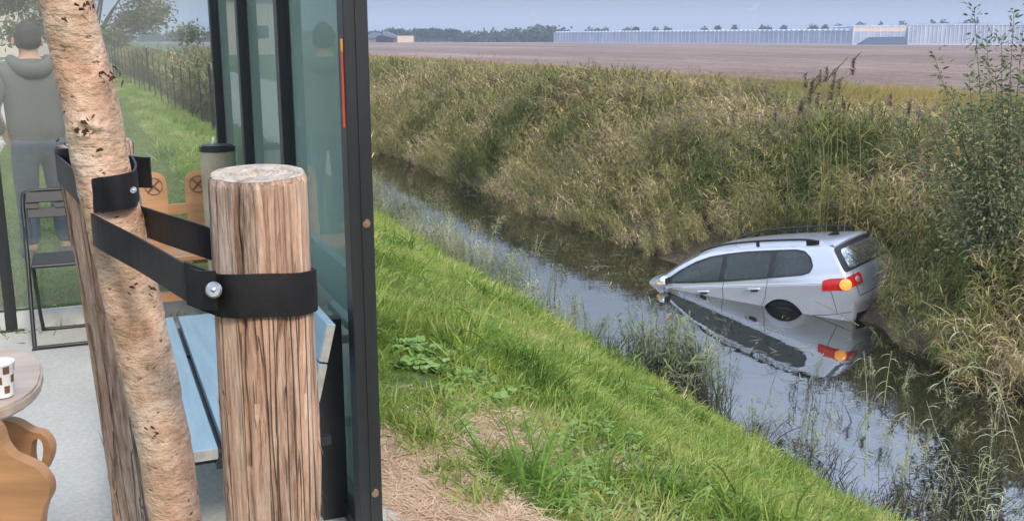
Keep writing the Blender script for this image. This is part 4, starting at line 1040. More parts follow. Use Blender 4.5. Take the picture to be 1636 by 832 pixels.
        def rim(bm, sd_=sd_):
            for k in range(5):
                a = 2 * math.pi * k / 5; box(bm, (.105 * math.cos(a), sd_ * .085, .105 * math.sin(a)), (.20, .03, .045), rot=Matrix.Rotation(-a, 4, 'Y'), bev=.006)
            bmesh.ops.create_cone(bm, cap_ends=True, segments=24, radius1=.05, radius2=.045, depth=.04, matrix=Matrix.Translation((0, sd_ * .085, 0)) @ Matrix.Rotation(math.pi / 2, 4, 'X'))
            bmesh.ops.create_cone(bm, cap_ends=False, segments=40, radius1=.205, radius2=.205, depth=.19, matrix=Matrix.Rotation(math.pi / 2, 4, 'X'))
        bmobj('rim', rim, M['chrome'], wh, True)
        def well(bm, wx=wx, sd_=sd_):
            n = 24; R0 = .40
            rows = [[bm.verts.new((wx + R0 * math.cos(a), sd_ * yy, .33 + R0 * math.sin(a))) for a in [math.pi * 1.1 - math.pi * 1.2 * k / n for k in range(n + 1)]] for yy in (.50, .86)]
            for k in range(n): bm.faces.new((rows[0][k], rows[0][k + 1], rows[1][k + 1], rows[1][k]))
            bm.faces.new(rows[0])
        bmobj('wheel_well', well, M['well'], CAR)
# rear window, spoiler, windscreen, plate recess, antenna
rs = bandmesh('rear_window_surround', zi(1.015), zi(1.372), -.985, .985, 50, .005, M['ctrim'], CAR, .05, cut=[(zi(1.06), zi(1.32), .80)])
bandmesh('rear_window', zi(1.05), zi(1.325), -.84, .84, 30, .009, M['cglass'], rs, .06)
bandmesh('windscreen', xi(2.60), xi(3.36), -.93, .93, 30, .005, M['cglass'], CAR, .04)
bandmesh('rear_spoiler', zi(1.375), zi(1.40), -.93, .93, 30, .018, M['paint'], CAR)
bandmesh('tailgate_gap', zi(.655), zi(.668), -.80, .80, 20, .003, M['seam'], CAR)
bandmesh('bumper_insert', 1, zi(.43), -.93, .93, 24, .004, M['ctrim'], CAR)
for s_ in (-.80, .80): bandmesh('tailgate_gap', zi(.66), zi(1.0), s_ - .006, s_ + .006, 1, .010, M['seam'], CAR)
# cabin seen through the glass
boxobj('cabin_floor', (1.75, 0, .42), (2.9, 1.55, .06), M['seatcloth'], CAR)
for sd_ in (1, -1):
    boxobj('door_lining', (1.9, sd_ * .80, .70), (2.7, .05, .52), M['seatcloth'], CAR)
    st_ = boxobj('front_seat', (2.42, sd_ * .37, .62), (.52, .50, .16), M['seatcloth'], CAR, bev=.04)
    boxobj('seat_back', (2.12, sd_ * .37, .90), (.14, .48, .60), M['seatcloth'], st_, rot=Matrix.Rotation(R(-14), 4, 'Y'), bev=.05)
    boxobj('headrest', (2.03, sd_ * .37, 1.25), (.10, .26, .16), M['seatcloth'], st_, bev=.04)
    boxobj('headrest', (1.08, sd_ * .40, 1.17), (.09, .26, .14), M['seatcloth'], CAR, bev=.04)
boxobj('rear_seat', (1.40, 0, .62), (.50, 1.30, .16), M['seatcloth'], CAR, bev=.04)
boxobj('rear_seat_back', (1.15, 0, .86), (.14, 1.34, .50), M['seatcloth'], CAR, rot=Matrix.Rotation(R(-14), 4, 'Y'), bev=.05)
boxobj('dashboard', (3.12, 0, .88), (.42, 1.50, .20), M['ctrim'], CAR, bev=.06)
tube('steering_wheel', [(2.86 + .06 * math.sin(a), .37 + .18 * math.cos(a), .98 + .17 * math.sin(a)) for a in [math.pi * k / 10 for k in range(21)]], .014, M['ctrim'], CAR, 6)
def ant(bm):
    n = 10; b = [(.0, .030), (-.15, .006)]
    for k in range(n):
        pass
    vs = [bm.verts.new(p) for p in ((.66, .022, 1.488), (.66, -.022, 1.488), (.48, -.010, 1.483), (.48, .010, 1.483), (.52, .003, 1.555), (.52, -.003, 1.555), (.495, 0, 1.555))]
    for f in ((0, 1, 2, 3), (0, 4, 5, 1), (0, 3, 4), (1, 5, 2), (3, 6, 4), (2, 5, 6), (4, 6, 5), (3, 2, 6)): bm.faces.new([vs[i] for i in f])
bmobj('roof_antenna', ant, M['ctrim'], CAR)

# ------------------------------------------------------------------ the man behind the glass
def skin(name, verts, edges, rad, mat, parent, lv=2, root=0):
    me = bpy.data.meshes.new(name); me.from_pydata(verts, edges, []); me.update()
    o = link(name, me, mat, parent)
    md = o.modifiers.new('skin', 'SKIN'); md.use_smooth_shade = True
    for i, s_ in enumerate(me.skin_vertices[0].data):
        s_.radius = rad[i] if isinstance(rad[i], tuple) else (rad[i], rad[i]); s_.use_root = (i == root)
    sb = o.modifiers.new('sub', 'SUBSURF'); sb.levels = lv; sb.render_levels = lv
    return o
M['hoodie'] = simple('grey_knit', (.12, .115, .115), .95, scale=60, var=.15, bump=.5, bdist=.004)
M['denim'] = simple('blue_denim', (.04, .06, .10), .9, scale=25, var=.3, bump=.3)
M['skin'] = simple('skin', (.52, .30, .22), .55, var=.08, bump=.05)
M['hair'] = simple('dark_hair', (.035, .025, .02), .7, scale=50, stretch=(3, 3, 1), bump=.6)
M['shoe'] = simple('dark_shoe', (.03, .028, .028), .7)
mp = onz(80, 414, 2.4); MAN = empty('person', mp, math.atan2(-mp.x, mp.y) + R(8))
tag(MAN, 'person in grey hoodie and jeans seen from behind on the lawn, hands in pockets', 'person')
hs = 1.0
Vb = [(0, 0, .92), (0, .01, 1.1), (0, .01, 1.27), (0, 0, 1.40), (0, .01, 1.47), (0, .025, 1.56), (0, .03, 1.63),
      (-.17, 0, 1.36), (-.27, -.04, 1.10), (-.19, .06, .90), (-.17, .10, .82), (.17, 0, 1.36), (.27, -.04, 1.10), (.19, .06, .90), (.17, .10, .82),
      (-.09, 0, .84), (-.10, .02, .47), (-.11, -.01, .09), (-.12, .13, .04), (.09, 0, .84), (.11, .03, .47), (.12, 0, .09), (.14, .14, .04)]
Eb = [(0, 1), (1, 2), (2, 3), (3, 4), (4, 5), (5, 6), (3, 7), (7, 8), (8, 9), (9, 10), (3, 11), (11, 12), (12, 13), (13, 14), (0, 15), (15, 16), (16, 17), (17, 18), (0, 19), (19, 20), (20, 21), (21, 22)]
Rb = [(.14, .11), (.13, .10), (.16, .11), (.10, .08), (.055, .06), (.080, .095), (.070, .085), .055, .042, .030, .022, .055, .042, .030, .022, .085, .055, .038, .03, .085, .055, .038, .03]
skin('body', Vb, Eb, Rb, M['skin'], MAN)
Vh = [(0, 0, .81), (0, .0, 1.04), (0, .0, 1.27), (0, -.01, 1.40), (0, .0, 1.445), (-.185, 0, 1.365), (-.315, -.05, 1.10), (-.215, .06, .93), (.185, 0, 1.365), (.315, -.05, 1.10), (.215, .06, .93)]
Eh = [(0, 1), (1, 2), (2, 3), (3, 4), (3, 5), (5, 6), (6, 7), (3, 8), (8, 9), (9, 10)]
skin('hoodie', Vh, Eh, [(.215, .165), (.21, .15), (.225, .15), (.16, .115), (.085, .085), .090, .070, .056, .090, .070, .056], M['hoodie'], MAN)
skin('hood', [(-.12, .06, 1.46), (-.12, -.06, 1.43), (-.05, -.14, 1.38), (.05, -.14, 1.38), (.12, -.06, 1.43), (.12, .06, 1.46)], [(i, i + 1) for i in range(5)], [.035, .05, .062, .062, .05, .035], M['hoodie'], MAN)
Vj = [(0, 0, .95), (0, 0, .90), (-.095, 0, .80), (-.105, .02, .47), (-.115, -.01, .11), (.095, 0, .80), (.115, .03, .47), (.125, 0, .11)]
skin('jeans', Vj, [(0, 1), (1, 2), (2, 3), (3, 4), (1, 5), (5, 6), (6, 7)], [(.175, .135), (.17, .14), (.112, .115), .082, .070, (.112, .115), .082, .070], M['denim'], MAN)
def hairf(bm):
    bmesh.ops.create_uvsphere(bm, u_segments=28, v_segments=16, radius=1, matrix=Matrix.Translation((0, .0, 1.60)) @ Matrix.Diagonal((.090, .112, .118, 1)))
    for v_ in bm.verts:
        v_.co += Vector((v_.co.x, v_.co.y, (v_.co.z - 1.6))).normalized() * .016 * noise.noise(v_.co * 38)
        if v_.co.z < 1.56: v_.co.z = 1.56 - (1.56 - v_.co.z) * .6
        if v_.co.y > .07 and v_.co.z < 1.65: v_.co.y = .07
bmobj('hair', hairf, M['hair'], MAN, True)
for s_ in (-1, 1):
    bmobj('ear', lambda bm: bmesh.ops.create_uvsphere(bm, u_segments=10, v_segments=8, radius=1, matrix=Matrix.Translation((s_ * .092, .02, 1.575)) @ Matrix.Diagonal((.012, .02, .032, 1))), M['skin'], MAN, True)
    bmobj('shoe', lambda bm: (bmesh.ops.create_uvsphere(bm, u_segments=14, v_segments=8, radius=1, matrix=Matrix.Translation((s_ * .125, .06, .045)) @ Matrix.Diagonal((.055, .15, .055, 1)))), M['shoe'], MAN, True)
bmobj('nose', lambda bm: bmesh.ops.create_cone(bm, cap_ends=True, segments=8, radius1=.016, radius2=.006, depth=.045, matrix=Matrix.Translation((0, .12, 1.57))), M['skin'], MAN, True)

# ------------------------------------------------------------------ fence on the crest, garden tree, building
def fs_(t): return 2.5 - .052 * (t - 20)
f0 = 17.5; FE = empty('wire_fence', wl(fs_(f0), f0, float(zh(fs_(f0), f0))), AN); tag(FE, 'long dark wire fence with thin posts along the dike behind the pavilion', 'fence')
zfix = FE.location.z; prev = None; tpos = list(np.arange(f0, 62, 1.35)); tops = []
pm = None
for i, t in enumerate(tpos):
    s_ = fs_(t); z = float(zh(s_, t)) - zfix; thick = i % 8 == 3; h = 1.42 if thick else 1.26; r = .028 if thick else .014
    v_, f_ = tube_data([(0, 0, -.1), (0, 0, h)], r, 6)
    o = link('post', pydata('post', v_, f_), M['frame'], FE); o.location = (s_ - fs_(f0), t - f0, z); tops.append((s_ - fs_(f0), t - f0, z))
for hgt in (.12, .42, .72, 1.0, 1.22):
    tube('wire', [(a, b, c + hgt) for a, b, c in tops], .004, M['frame'], FE, 4)
def leafcloud(name, blobs, n, size, mat, seed=0, asp=.45, shell=.55):
    g = np.random.default_rng(seed); wts = np.array([b[3] * b[4] * b[5] for b in blobs]) ** .75; wts /= wts.sum()
    bi = g.choice(len(blobs), n, p=wts); B_ = np.array(blobs)[bi]
    d = g.normal(size=(n, 3)); d /= np.linalg.norm(d, axis=1)[:, None]; rr_ = g.random(n) ** (shell) ; rr_ *= 1 + .22 * g.normal(size=n) * (rr_ > .7)
    c = B_[:, :3] + d * rr_[:, None] * B_[:, 3:6]
    u_ = g.normal(size=(n, 3)); u_ /= np.linalg.norm(u_, axis=1)[:, None]; w_ = np.cross(u_, g.normal(size=(n, 3))); w_ /= np.linalg.norm(w_, axis=1)[:, None]
    L = (size * g.uniform(.5, 1.3, n))[:, None]; u_ = u_ * L; w_ = w_ * L * asp
    V = np.stack([c - u_, c + w_, c + u_, c - w_], 1).reshape(-1, 3); Fc = np.arange(4 * n).reshape(n, 4)
    a = np.repeat(np.clip(.5 * g.random(n) + .5 * g.random(len(blobs))[bi], 0, 1), 4)
    me = npmesh(name, V, Fc, a); me.materials.append(mat); return me
def limb(p0, p1, r0, r1, rd, bend=.1):
    p0, p1 = Vector(p0), Vector(p1); L = (p1 - p0).length
    mid = (p0 + p1) / 2 + Vector((rd.gauss(0, 1), rd.gauss(0, 1), rd.gauss(0, .4))) * L * bend
    pts = catmull([p0, mid, p1], 4); return pts, [r0 + (r1 - r0) * i / (len(pts) - 1) for i in range(len(pts))]
gb = Vector((-19.6, 47, 2.38)); GT = empty('garden_tree', gb); tag(GT, 'loose grey green tree with a low spreading crown beyond the lawn', 'tree')
rd = random.Random(9); V, Fc = tube_data([(.6, 0, 0), (.7, .1, 1.2), (.4, 0, 2.2)], [.19, .15, .13], 10)
tips = []
for k in range(16):
    a = k * 2.4; p1 = (math.cos(a) * rd.uniform(1.8, 3.9), math.sin(a) * rd.uniform(1.5, 3.2), rd.uniform(1.9, 6.6)); tips.append(p1)
    pts, rr = limb((.5, 0, rd.uniform(1.2, 2.2)), p1, .07, .015, rd); tube_data(pts, rr, 6, True, V, Fc)
link('trunk', pydata('trunk', V, Fc), M['oldbark'], GT, smooth=True)
bl_ = [(*p, rd.uniform(.8, 1.25), rd.uniform(.8, 1.2), rd.uniform(.5, .8)) for p in tips] + [(rd.uniform(-4.2, 4.4), rd.uniform(-2.5, 2.5), rd.uniform(1.3, 6), .8, .8, .6) for _ in range(34)]
c_ = link('crown', leafcloud('crown', bl_, 30000, .11, M['olive'], 3, .4, .5), [], GT)
# pale building
M['render'] = simple('pale_render', (.62, .52, .46), .9, scale=1, var=.08)
M['roof'] = simple('dark_roof', (.10, .11, .14), .8, scale=2)
HB = empty('pale_building', (-49, 92, 2.36)); tag(HB, 'pale pinkish building far off beyond the path and the tree', 'building')
boxobj('wall', (0, 0, 2.6), (14, 9, 5.2), M['render'], HB)
def gable(wx, wy, z0, hh, ov=.4):
    def f(bm):
        x, y = wx / 2 + ov, wy / 2 + ov
        for dz in (0,):
            vs = [bm.verts.new(p) for p in ((-x, -y, z0), (x, -y, z0), (x, y, z0), (-x, y, z0), (-x, 0, z0 + hh), (x, 0, z0 + hh))]
            for q in ((0, 1, 5, 4), (2, 3, 4, 5), (0, 4, 3), (1, 2, 5), (3, 2, 1, 0)): bm.faces.new([vs[i] for i in q])
    return f
bmobj('roof', gable(14, 9, 5.203, 3.2), M['roof'], HB)
for x0 in (-4.5, 0, 4.2):
    boxobj('door' if x0 > 4 else 'window', (x0, -4.52, 1.4 if x0 > 4 else 2.2), (1.3, .08, 2.6 if x0 > 4 else 1.2), M['tanwood'] if x0 > 4 else M['housepane'], HB)

# ------------------------------------------------------------------ far field edge: farm, woods, greenhouses, turbines
GZ = 1.2
def far(px, d, z=GZ): return Vector(((px - 818) / F * d, d, z))
M['farroof'] = simple('blue_grey_roof', (.10, .13, .19), .7, scale=.3); M['farwall'] = simple('brown_barn_wall', (.20, .15, .13), .9, scale=.3)
M['buff'] = simple('buff_cladding', (.60, .47, .36), .8, scale=.2, var=.08)
for px, wx, h, rh, lb in ((607, 22, 2.6, 3.4, 'low farm shed with blue grey roof nearest the black post'), (626, 15, 2.6, 4.0, 'farm barn with dark pitched roof between shed and buff building')):
    Bn = empty('farm_barn', far(px, 640)); tag(Bn, lb, 'barn')
    boxobj('wall', (0, 0, h / 2), (wx, 12, h), M['farwall'], Bn)
    def gb2(bm, wx=wx, h=h, rh=rh):
        vs = [bm.verts.new(p) for p in ((-wx / 2 - .5, -7, h), (wx / 2 + .5, -7, h), (wx / 2 + .5, 7, h), (-wx / 2 - .5, 7, h), (-1, -7, h + rh), (-1, 7, h + rh))]
        for q in ((0, 1, 4), (1, 2, 5, 4), (3, 0, 4, 5), (2, 3, 5), (3, 2, 1, 0)): bm.faces.new([vs[i] for i in q])
    bmobj('roof', gb2, M['farroof'], Bn)
Bf_ = empty('buff_building', far(652, 635)); tag(Bf_, 'small flat roofed buff building beside the barns on the horizon', 'building')
boxobj('wall', (0, 0, 2.1), (9.6, 8, 4.2), M['buff'], Bf_); boxobj('roof', (0, 0, 4.3), (10, 8.4, .2), M['farroof'], Bf_)
rd = random.Random(21); blobs = []
def wood(px0, px1, d, h0, h1, n):
    for i in range(n):
        px = rd.uniform(px0, px1); f = (px - px0) / (px1 - px0); h = (h0 + (h1 - h0) * f) * rd.uniform(.75, 1.1); p = far(px, d + rd.uniform(-15, 15))
        blobs.append((p.x, p.y, GZ + h * .52, rd.uniform(3.5, 6), 5, h * .5)); blobs.append((p.x, p.y, GZ + h * .25, 5.5, 5, h * .3))
wood(-350, 600, 720, 8, 8, 110); wood(735, 840, 700, 6.5, 8.5, 34); wood(840, 890, 690, 10, 10, 22); wood(885, 905, 700, 10, 9, 6); wood(600, 740, 760, 6.5, 6.5, 40)
o = link('distant_wood', leafcloud('distant_wood', blobs, 30000, 1.15, M['farleaf'], 5, .8, .4), []); tag(o, 'dark blue green wood along the horizon left of the greenhouses', kind='stuff')
def far_tree(i, px, d, h, wd, label, group, base=0):
    T_ = empty('distant_tree', far(px, d)); tag(T_, label, 'tree', group)
    v_, f_ = tube_data([(0, 0, 0), (.2, 0, h * .55)], [.35, .2], 6); link('trunk', pydata('trunk', v_, f_), M['oldbark'], T_)
    bb = [(rd.uniform(-.3, .3) * wd, 0, h * (.66 + .1 * rd.random()), wd * .42, wd * .4, h * .3) for _ in range(2)] + [(rd.uniform(-.5, .5) * wd, 0, h * rd.uniform(.4, .8), wd * .25, wd * .3, h * .16) for _ in range(5)]
    link('crown', leafcloud('crown', bb, 500, .95, M['farleaf'], 50 + i, .8, .4), [], T_)
for i, (px, h, wd) in enumerate([(604, 7.5, 11), (634, 9.5, 17), (650, 8.5, 12), (673, 8.8, 6), (683, 8.4, 5), (692, 9, 6), (702, 8.6, 6), (711, 7.6, 5), (722, 9, 7), (732, 7.6, 8)]):
    far_tree(i, px, 690, h, wd, 'one of the separate trees behind the farm on the horizon', 'separate trees behind the farm')
# greenhouses
k = N('greenhouse_glass'); v = k.obj(); n1 = k.noise(v, .25, 3, .6, (1, 1, .3)); n2 = k.noise(v, .03, 2)
c = k.ramp(n1, [(.3, (.26, .33, .46)), (.7, (.44, .50, .60))]); k.l(c, k.b.inputs['Base Color']); k.b.inputs['Roughness'].default_value = .35; M['ghglass'] = k.m
M['ghbar'] = simple('greenhouse_bar', (.62, .63, .68), .6, bump=0); M['blinds'] = simple('drawn_screen', (.66, .53, .45), .7, scale=.2, var=.08); M['basin'] = simple('black_liner', (.035, .055, .10), .5)
def house(name, label, px0, d0, px1, d1, h, dep, nb, gl, cat='greenhouse', band_=None, gab=True):
    a, b = far(px0, d0), far(px1, d1); L = (b - a).length; rz = math.atan2(b.y - a.y, b.x - a.x)
    G = empty(name, a, rz); tag(G, label, cat)
    boxobj('glass_wall', (L / 2, dep / 2, h / 2), (L, dep, h), gl, G)
    if band_: boxobj('screen_band', (L / 2, -.06, h - 1.0), (L, .06, 1.9), band_, G)
    def bars(bm):
        for i in range(nb + 1): box(bm, (L * i / nb, -.16, h / 2), (.24 if i % 4 else .36, .12, h))
    bmobj('glazing_bars', bars, M['ghbar'], G)['kind'] = 'stuff'
    boxobj('gutter', (L / 2, -.18, h + .1), (L, .2, .22), M['ghbar'], G); boxobj('plinth', (L / 2, -.2, .2), (L, .2, .4), M['ghbar'], G)
    if gab:
        def roofs(bm):
            for i in range(nb):
                x0, x1 = L * i / nb, L * (i + 1) / nb; vs = [bm.verts.new(p) for p in ((x0, 0, h + .2), (x1, 0, h + .2), ((x0 + x1) / 2, 0, h + .9), (x0, dep, h + .2), (x1, dep, h + .2), ((x0 + x1) / 2, dep, h + .9))]
                for q in ((0, 1, 2), (0, 2, 5, 3), (1, 4, 5, 2)): bm.faces.new([vs[j] for j in q])
        bmobj('ridged_roof', roofs, M['ghglass'], G)['kind'] = 'stuff'
    return G
house('greenhouse', 'long pale greenhouse stretching left from the buff section', 884, 610, 1349, 432, 5.7, 70, 74, M['ghglass'])
house('greenhouse', 'buff screened greenhouse section behind the black sloped liner', 1350, 431, 1434, 428, 7.3, 60, 8, M['ghglass'], band_=M['blinds'])
house('greenhouse', 'tall pale greenhouse at the right, partly behind the willow', 1436, 427, 1720, 405, 7.9, 60, 42, M['ghglass'])
p0 = far(1362, 424); LN = empty('liner_bank', p0); tag(LN, 'black sloped water basin bank in front of the buff greenhouse', 'basin')
def ln(bm):
    L = 19.4
    vs = [bm.verts.new(p) for p in ((0, 0, 0), (L, 0, 0), (L, 3, 3.3), (4.2, 3, 3.1), (0, 5.5, 0), (L, 5.5, 0))]
    for q in ((0, 1, 2, 3), (0, 3, 4), (1, 5, 2), (3, 2, 5, 4)): bm.faces.new([vs[i] for i in q])
bmobj('liner', ln, M['basin'], LN)
for i, (px, w_) in enumerate([(945, 16), (962, 14), (998, 12), (1013, 10), (1040, 8), (1058, 9), (1118, 7), (1138, 7), (1164, 9), (1213, 12), (1243, 8), (1284, 11), (1305, 7), (1328, 9), (1341, 7), (1362, 13), (1392, 7), (1428, 12), (1469, 9), (1490, 8), (1523, 11), (1541, 11)]):
    ytop = np.interp(px, [884, 1349, 1350, 1434, 1436, 1700], [48, 41.5, 39, 38, 36.5, 34]); d = 700; h = (61 - ytop) / F * d + 2.8
    far_tree(30 + i, px, d, h * 1.02, w_ * .62, 'one of the treetops showing just above the greenhouse roofs', 'treetops above the greenhouses')
M['turb'] = simple('turbine_grey', (.36, .38, .42), .6, bump=0); M['turbred'] = simple('turbine_pinkish', (.50, .30, .30), .6, bump=0)
for px, yh, d, mt, lb, rot in ((850, 27, 2400, 'turbred', 'faint pinkish wind turbine above the wood on the horizon', 10), (1193, 18, 2400, 'turb', 'tall grey wind turbine behind the long greenhouse', 35), (1406, 31, 3000, 'turb', 'small faint wind turbine above the buff greenhouse section', 60), (1245, 38, 3400, 'turb', 'tiny pale wind turbine right of the tall grey one', 20)):
    W_t = empty('wind_turbine', far(px, d)); tag(W_t, lb, 'wind turbine', 'wind turbines on the horizon'); hz_ = (61 - yh) / F * d + 2.8; r_ = .24 * hz_
    tube('tower', [(0, 0, 0), (0, 0, hz_)], [hz_ * .024, hz_ * .016], M[mt], W_t, 10)
    boxobj('nacelle', (0, -1, hz_), (2.8, 8, 3), M[mt], W_t, bev=.4)
    bl0 = None
    for k in range(3):
        a = R(rot + 120 * k); v_ = []
        for f, c0, th in ((0, 1.3, .9), (.15, 2.4, .6), (1, .6, .15)):
            for x_, y_ in ((-c0, 0), (0, -th), (c0, 0), (0, th)): v_.append((x_, y_ - 5.6, f * r_))
        ff = [(4 * i + j, 4 * i + (j + 1) % 4, 4 * i + 4 + (j + 1) % 4, 4 * i + 4 + j) for i in range(2) for j in range(4)] + [(8, 9, 10, 11), (3, 2, 1, 0)]
        b_ = link('blade', pydata('blade', v_, ff), M[mt], W_t); b_.location = (0, 0, hz_); b_.rotation_euler = (0, a, 0)

ORD = ['leftmost', 'second from left', 'third from left', 'fourth from left', 'fifth from left', 'sixth from left', 'seventh from left', 'eighth from left', 'ninth from left', 'tenth from left',
       'eleventh from left', 'twelfth from left', 'thirteenth from left', 'fourteenth from left', 'fifteenth from left', 'sixteenth from left', 'seventeenth from left', 'eighteenth from left',
       'nineteenth from left', 'twentieth from left', 'twenty-first from left', 'twenty-second from left', 'twenty-third from left', 'twenty-fourth from left', 'twenty-fifth from left', 'twenty-sixth from left', 'twenty-seventh from left']
def rank(px, pxs): return ORD[sorted(pxs).index(px)]
def relabel(group, what):
    os_ = sorted([o for o in COL.objects if o.get('group') == group], key=lambda o: o.location.x / max(.1, o.location.y))
    for i, o in enumerate(os_): o['label'] = what % ORD[i]
relabel('separate trees behind the farm', 'dark far tree, %s of the separate ones behind the barns')
relabel('treetops above the greenhouses', 'treetop just above the greenhouse roofs, %s of its row')
relabel('wind turbines on the horizon', 'wind turbine on the horizon, %s, faint in the haze')
# ------------------------------------------------------------------ plants one can tell apart
rd = random.Random(33)
wb = Vector((6.45, 12.9, 0)); sw = wb.x * .921 + wb.y * .39; tw = -wb.x * .39 + wb.y * .921; wb.z = float(zh(sw, tw)) - .05
WI = empty('willow_shrub', wb); tag(WI, 'tall leafy willow shrub rising above the reeds at the right edge', 'shrub')
stems = [at(px, py, yy) - wb for px, py, yy in ((1556, 12, 12.9), (1575, 60, 13.2), (1620, 18, 12.6), (1634, 60, 12.8), (1492, 88, 13.0), (1520, 150, 12.7), (1600, 60, 13.4), (1632, 190, 12.4), (1580, 210, 12.5), (1530, 190, 12.9), (1440, 205, 13.2), (1480, 190, 12.9), (1660, 30, 12.9), (1548, 120, 12.4), (1590, 110, 13), (1645, 120, 12.5), (1700, 60, 12.8), (1510, 215, 13.1), (1560, 170, 12.6), (1615, 150, 13.1), (1700, 120, 12.6))]
V, Fc, A = [], [], []; tv, tf = [], []
for q in stems:
    b = Vector((rd.gauss(0, .12), rd.gauss(0, .12), 0)); pts = catmull([b, b.lerp(q, .45) + Vector((rd.gauss(0, .05), rd.gauss(0, .05), .12)), q], 14)
    tube_data(pts, [.014 - .011 * i / (len(pts) - 1) for i in range(len(pts))], 5, True, tv, tf)
    sha = rd.random() * .5
    for i in range(5, len(pts)):
        for _ in range(21 if i < len(pts) - 6 else 11):
            an = rd.uniform(0, 6.28); p = pts[i - 1].lerp(pts[i], rd.random())
            tw_ = Vector((math.cos(an), math.sin(an), rd.uniform(-.2, .7))).normalized(); reach = rd.random() ** 1.5 * (.42 if i < len(pts) - 8 else .12)
            if i > len(pts) - 3: tw_.z += .9
            leaf_strip(V, Fc, A, p + tw_ * reach, tw_ + Vector((0, 0, rd.uniform(-.4, .5))), Vector((rd.gauss(0, 1), rd.gauss(0, 1), 1)), rd.uniform(.05, .10), rd.uniform(.02, .034), rd.uniform(.2, 1.2), min(1, sha + rd.random() * .5), 3)
link('stems', pydata('stems', tv, tf), M['oldbark'], WI, smooth=True)
link('leaves', npmesh('leaves', [tuple(p) for p in V], Fc, A), M['willow'], WI)
# tall plumed reeds above the bed
tops = [(1288, 118), (1300, 125), (1312, 112), (1322, 108), (1335, 112), (1342, 128), (1296, 142), (1330, 135), (1365, 95), (1308, 150), (1282, 160), (1350, 160), (1240, 172), (1455, 160), (1425, 148), (1172, 178), (1395, 170), (1470, 175)]
for i, (px, py) in enumerate(tops):
    yy = 16 + rd.uniform(-.7, .7); q = at(px, py, yy); base = Vector((q.x + rd.uniform(.05, .25), yy + rd.uniform(-.1, .1), 0)); s_ = base.x * .921 + base.y * .39; t_ = -base.x * .39 + base.y * .921; base.z = float(zh(s_, t_))
    RT = empty('plumed_reed', base); tag(RT, 'tall reed with feathery brown plume standing above the reed bed', 'reed', 'tall plumed reeds above the reed bed')
    V, Fc, A = [], [], []; q = q - base; pts = catmull([Vector((0, 0, 0)), Vector((.02, 0, q.z * .5)), q - Vector((-.02, 0, .2)), q], 4); thin_stem(V, Fc, A, pts, .006, .6)
    for j in range(12):
        f = .25 + .65 * j / 12; p = pts[int(f * (len(pts) - 1))]; an = rd.uniform(0, 6.28)
        leaf_strip(V, Fc, A, p, Vector((math.cos(an) - .5, math.sin(an), 1.1)), Vector((0, 0, 1)), rd.uniform(.3, .5), .02, rd.uniform(.6, 1.6), rd.uniform(.15, .5))
    link('stem', npmesh('stem', [tuple(p) for p in V], Fc, A), M['reed'], RT)
    V, Fc, A = [], [], []
    for j in range(75):
        f = rd.random(); p = pts[-1] - Vector((0, 0, .24 * f)); d = Vector((rd.gauss(-.35, .35), rd.gauss(-.1, .35), rd.uniform(.5, 1.4)))
        leaf_strip(V, Fc, A, p, d, Vector((rd.gauss(0, 1), rd.gauss(0, 1), 1)), rd.uniform(.06, .13) * (1.25 - .6 * (1 - f)), .013, rd.uniform(.8, 1.6), rd.uniform(0, .8), 2)
    link('plume', npmesh('plume', [tuple(p) for p in V], Fc, A), M['plume'], RT)
# bent reed stalks over the dark water at the right
def stalk(label, pts, nl, a=.9, L=.22, r=.006, mat='emergent', grp=None):
    P_ = [at(*p) for p in pts]; b = P_[-1].copy(); O = empty('bent_reed', b); tag(O, label, 'reed', grp); P_ = catmull([p - b for p in P_[::-1]], 6)
    V, Fc, A = [], [], []; tv, tf = tube_data(P_, [r - r * .6 * i / (len(P_) - 1) for i in range(len(P_))], 5)
    for j in range(nl):
        p = P_[int((.25 + .73 * j / max(1, nl - 1)) * (len(P_) - 1))]; s_ = 1 if j % 2 else -1
        leaf_strip(V, Fc, A, p, Vector((s_ * .9, rd.uniform(-.4, .3), rd.uniform(.1, .9))), Vector((0, 0, 1)), L * rd.uniform(.6, 1.2), .018, rd.uniform(1.2, 2.4), rd.uniform(.35, a))
    link('stem', pydata('stem', tv, tf), M[mat], O, smooth=True)
    if V: link('leaves', npmesh('leaves', [tuple(p) for p in V], Fc, A), M[mat], O)
stalk('long bent reed arching from the reed bed over dark water at the right', [(1522, 500, 9.6), (1545, 560, 9.2), (1590, 615, 8.9), (1618, 690, 8.6), (1648, 790, 8.3)], 8)
stalk('pale dry reed sagging left from the bent reed', [(1485, 625, 9.2), (1515, 600, 9.15), (1550, 585, 9.2), (1600, 600, 9.3)], 6, 1.0)
stalk('upright reed with curled leaves beside the car reflection', [(1425, 560, 9.9), (1418, 600, 9.8), (1412, 650, 9.7)], 7, .8, .2)
stalk('pale twig leaning against the car rear bumper', [(1300, 480, 12.7), (1330, 495, 12.6), (1372, 520, 12.5)], 2, 1, .1, .007)
stalk('green reed leaning left near the bottom right corner', [(1480, 640, 8.6), (1500, 700, 8.2), (1530, 760, 7.9), (1560, 840, 7.6)], 6, .7)
stalk('thin upright reed in front of the right water', [(1380, 560, 9.2), (1385, 640, 9.0), (1382, 760, 8.2)], 5, .6, .16)
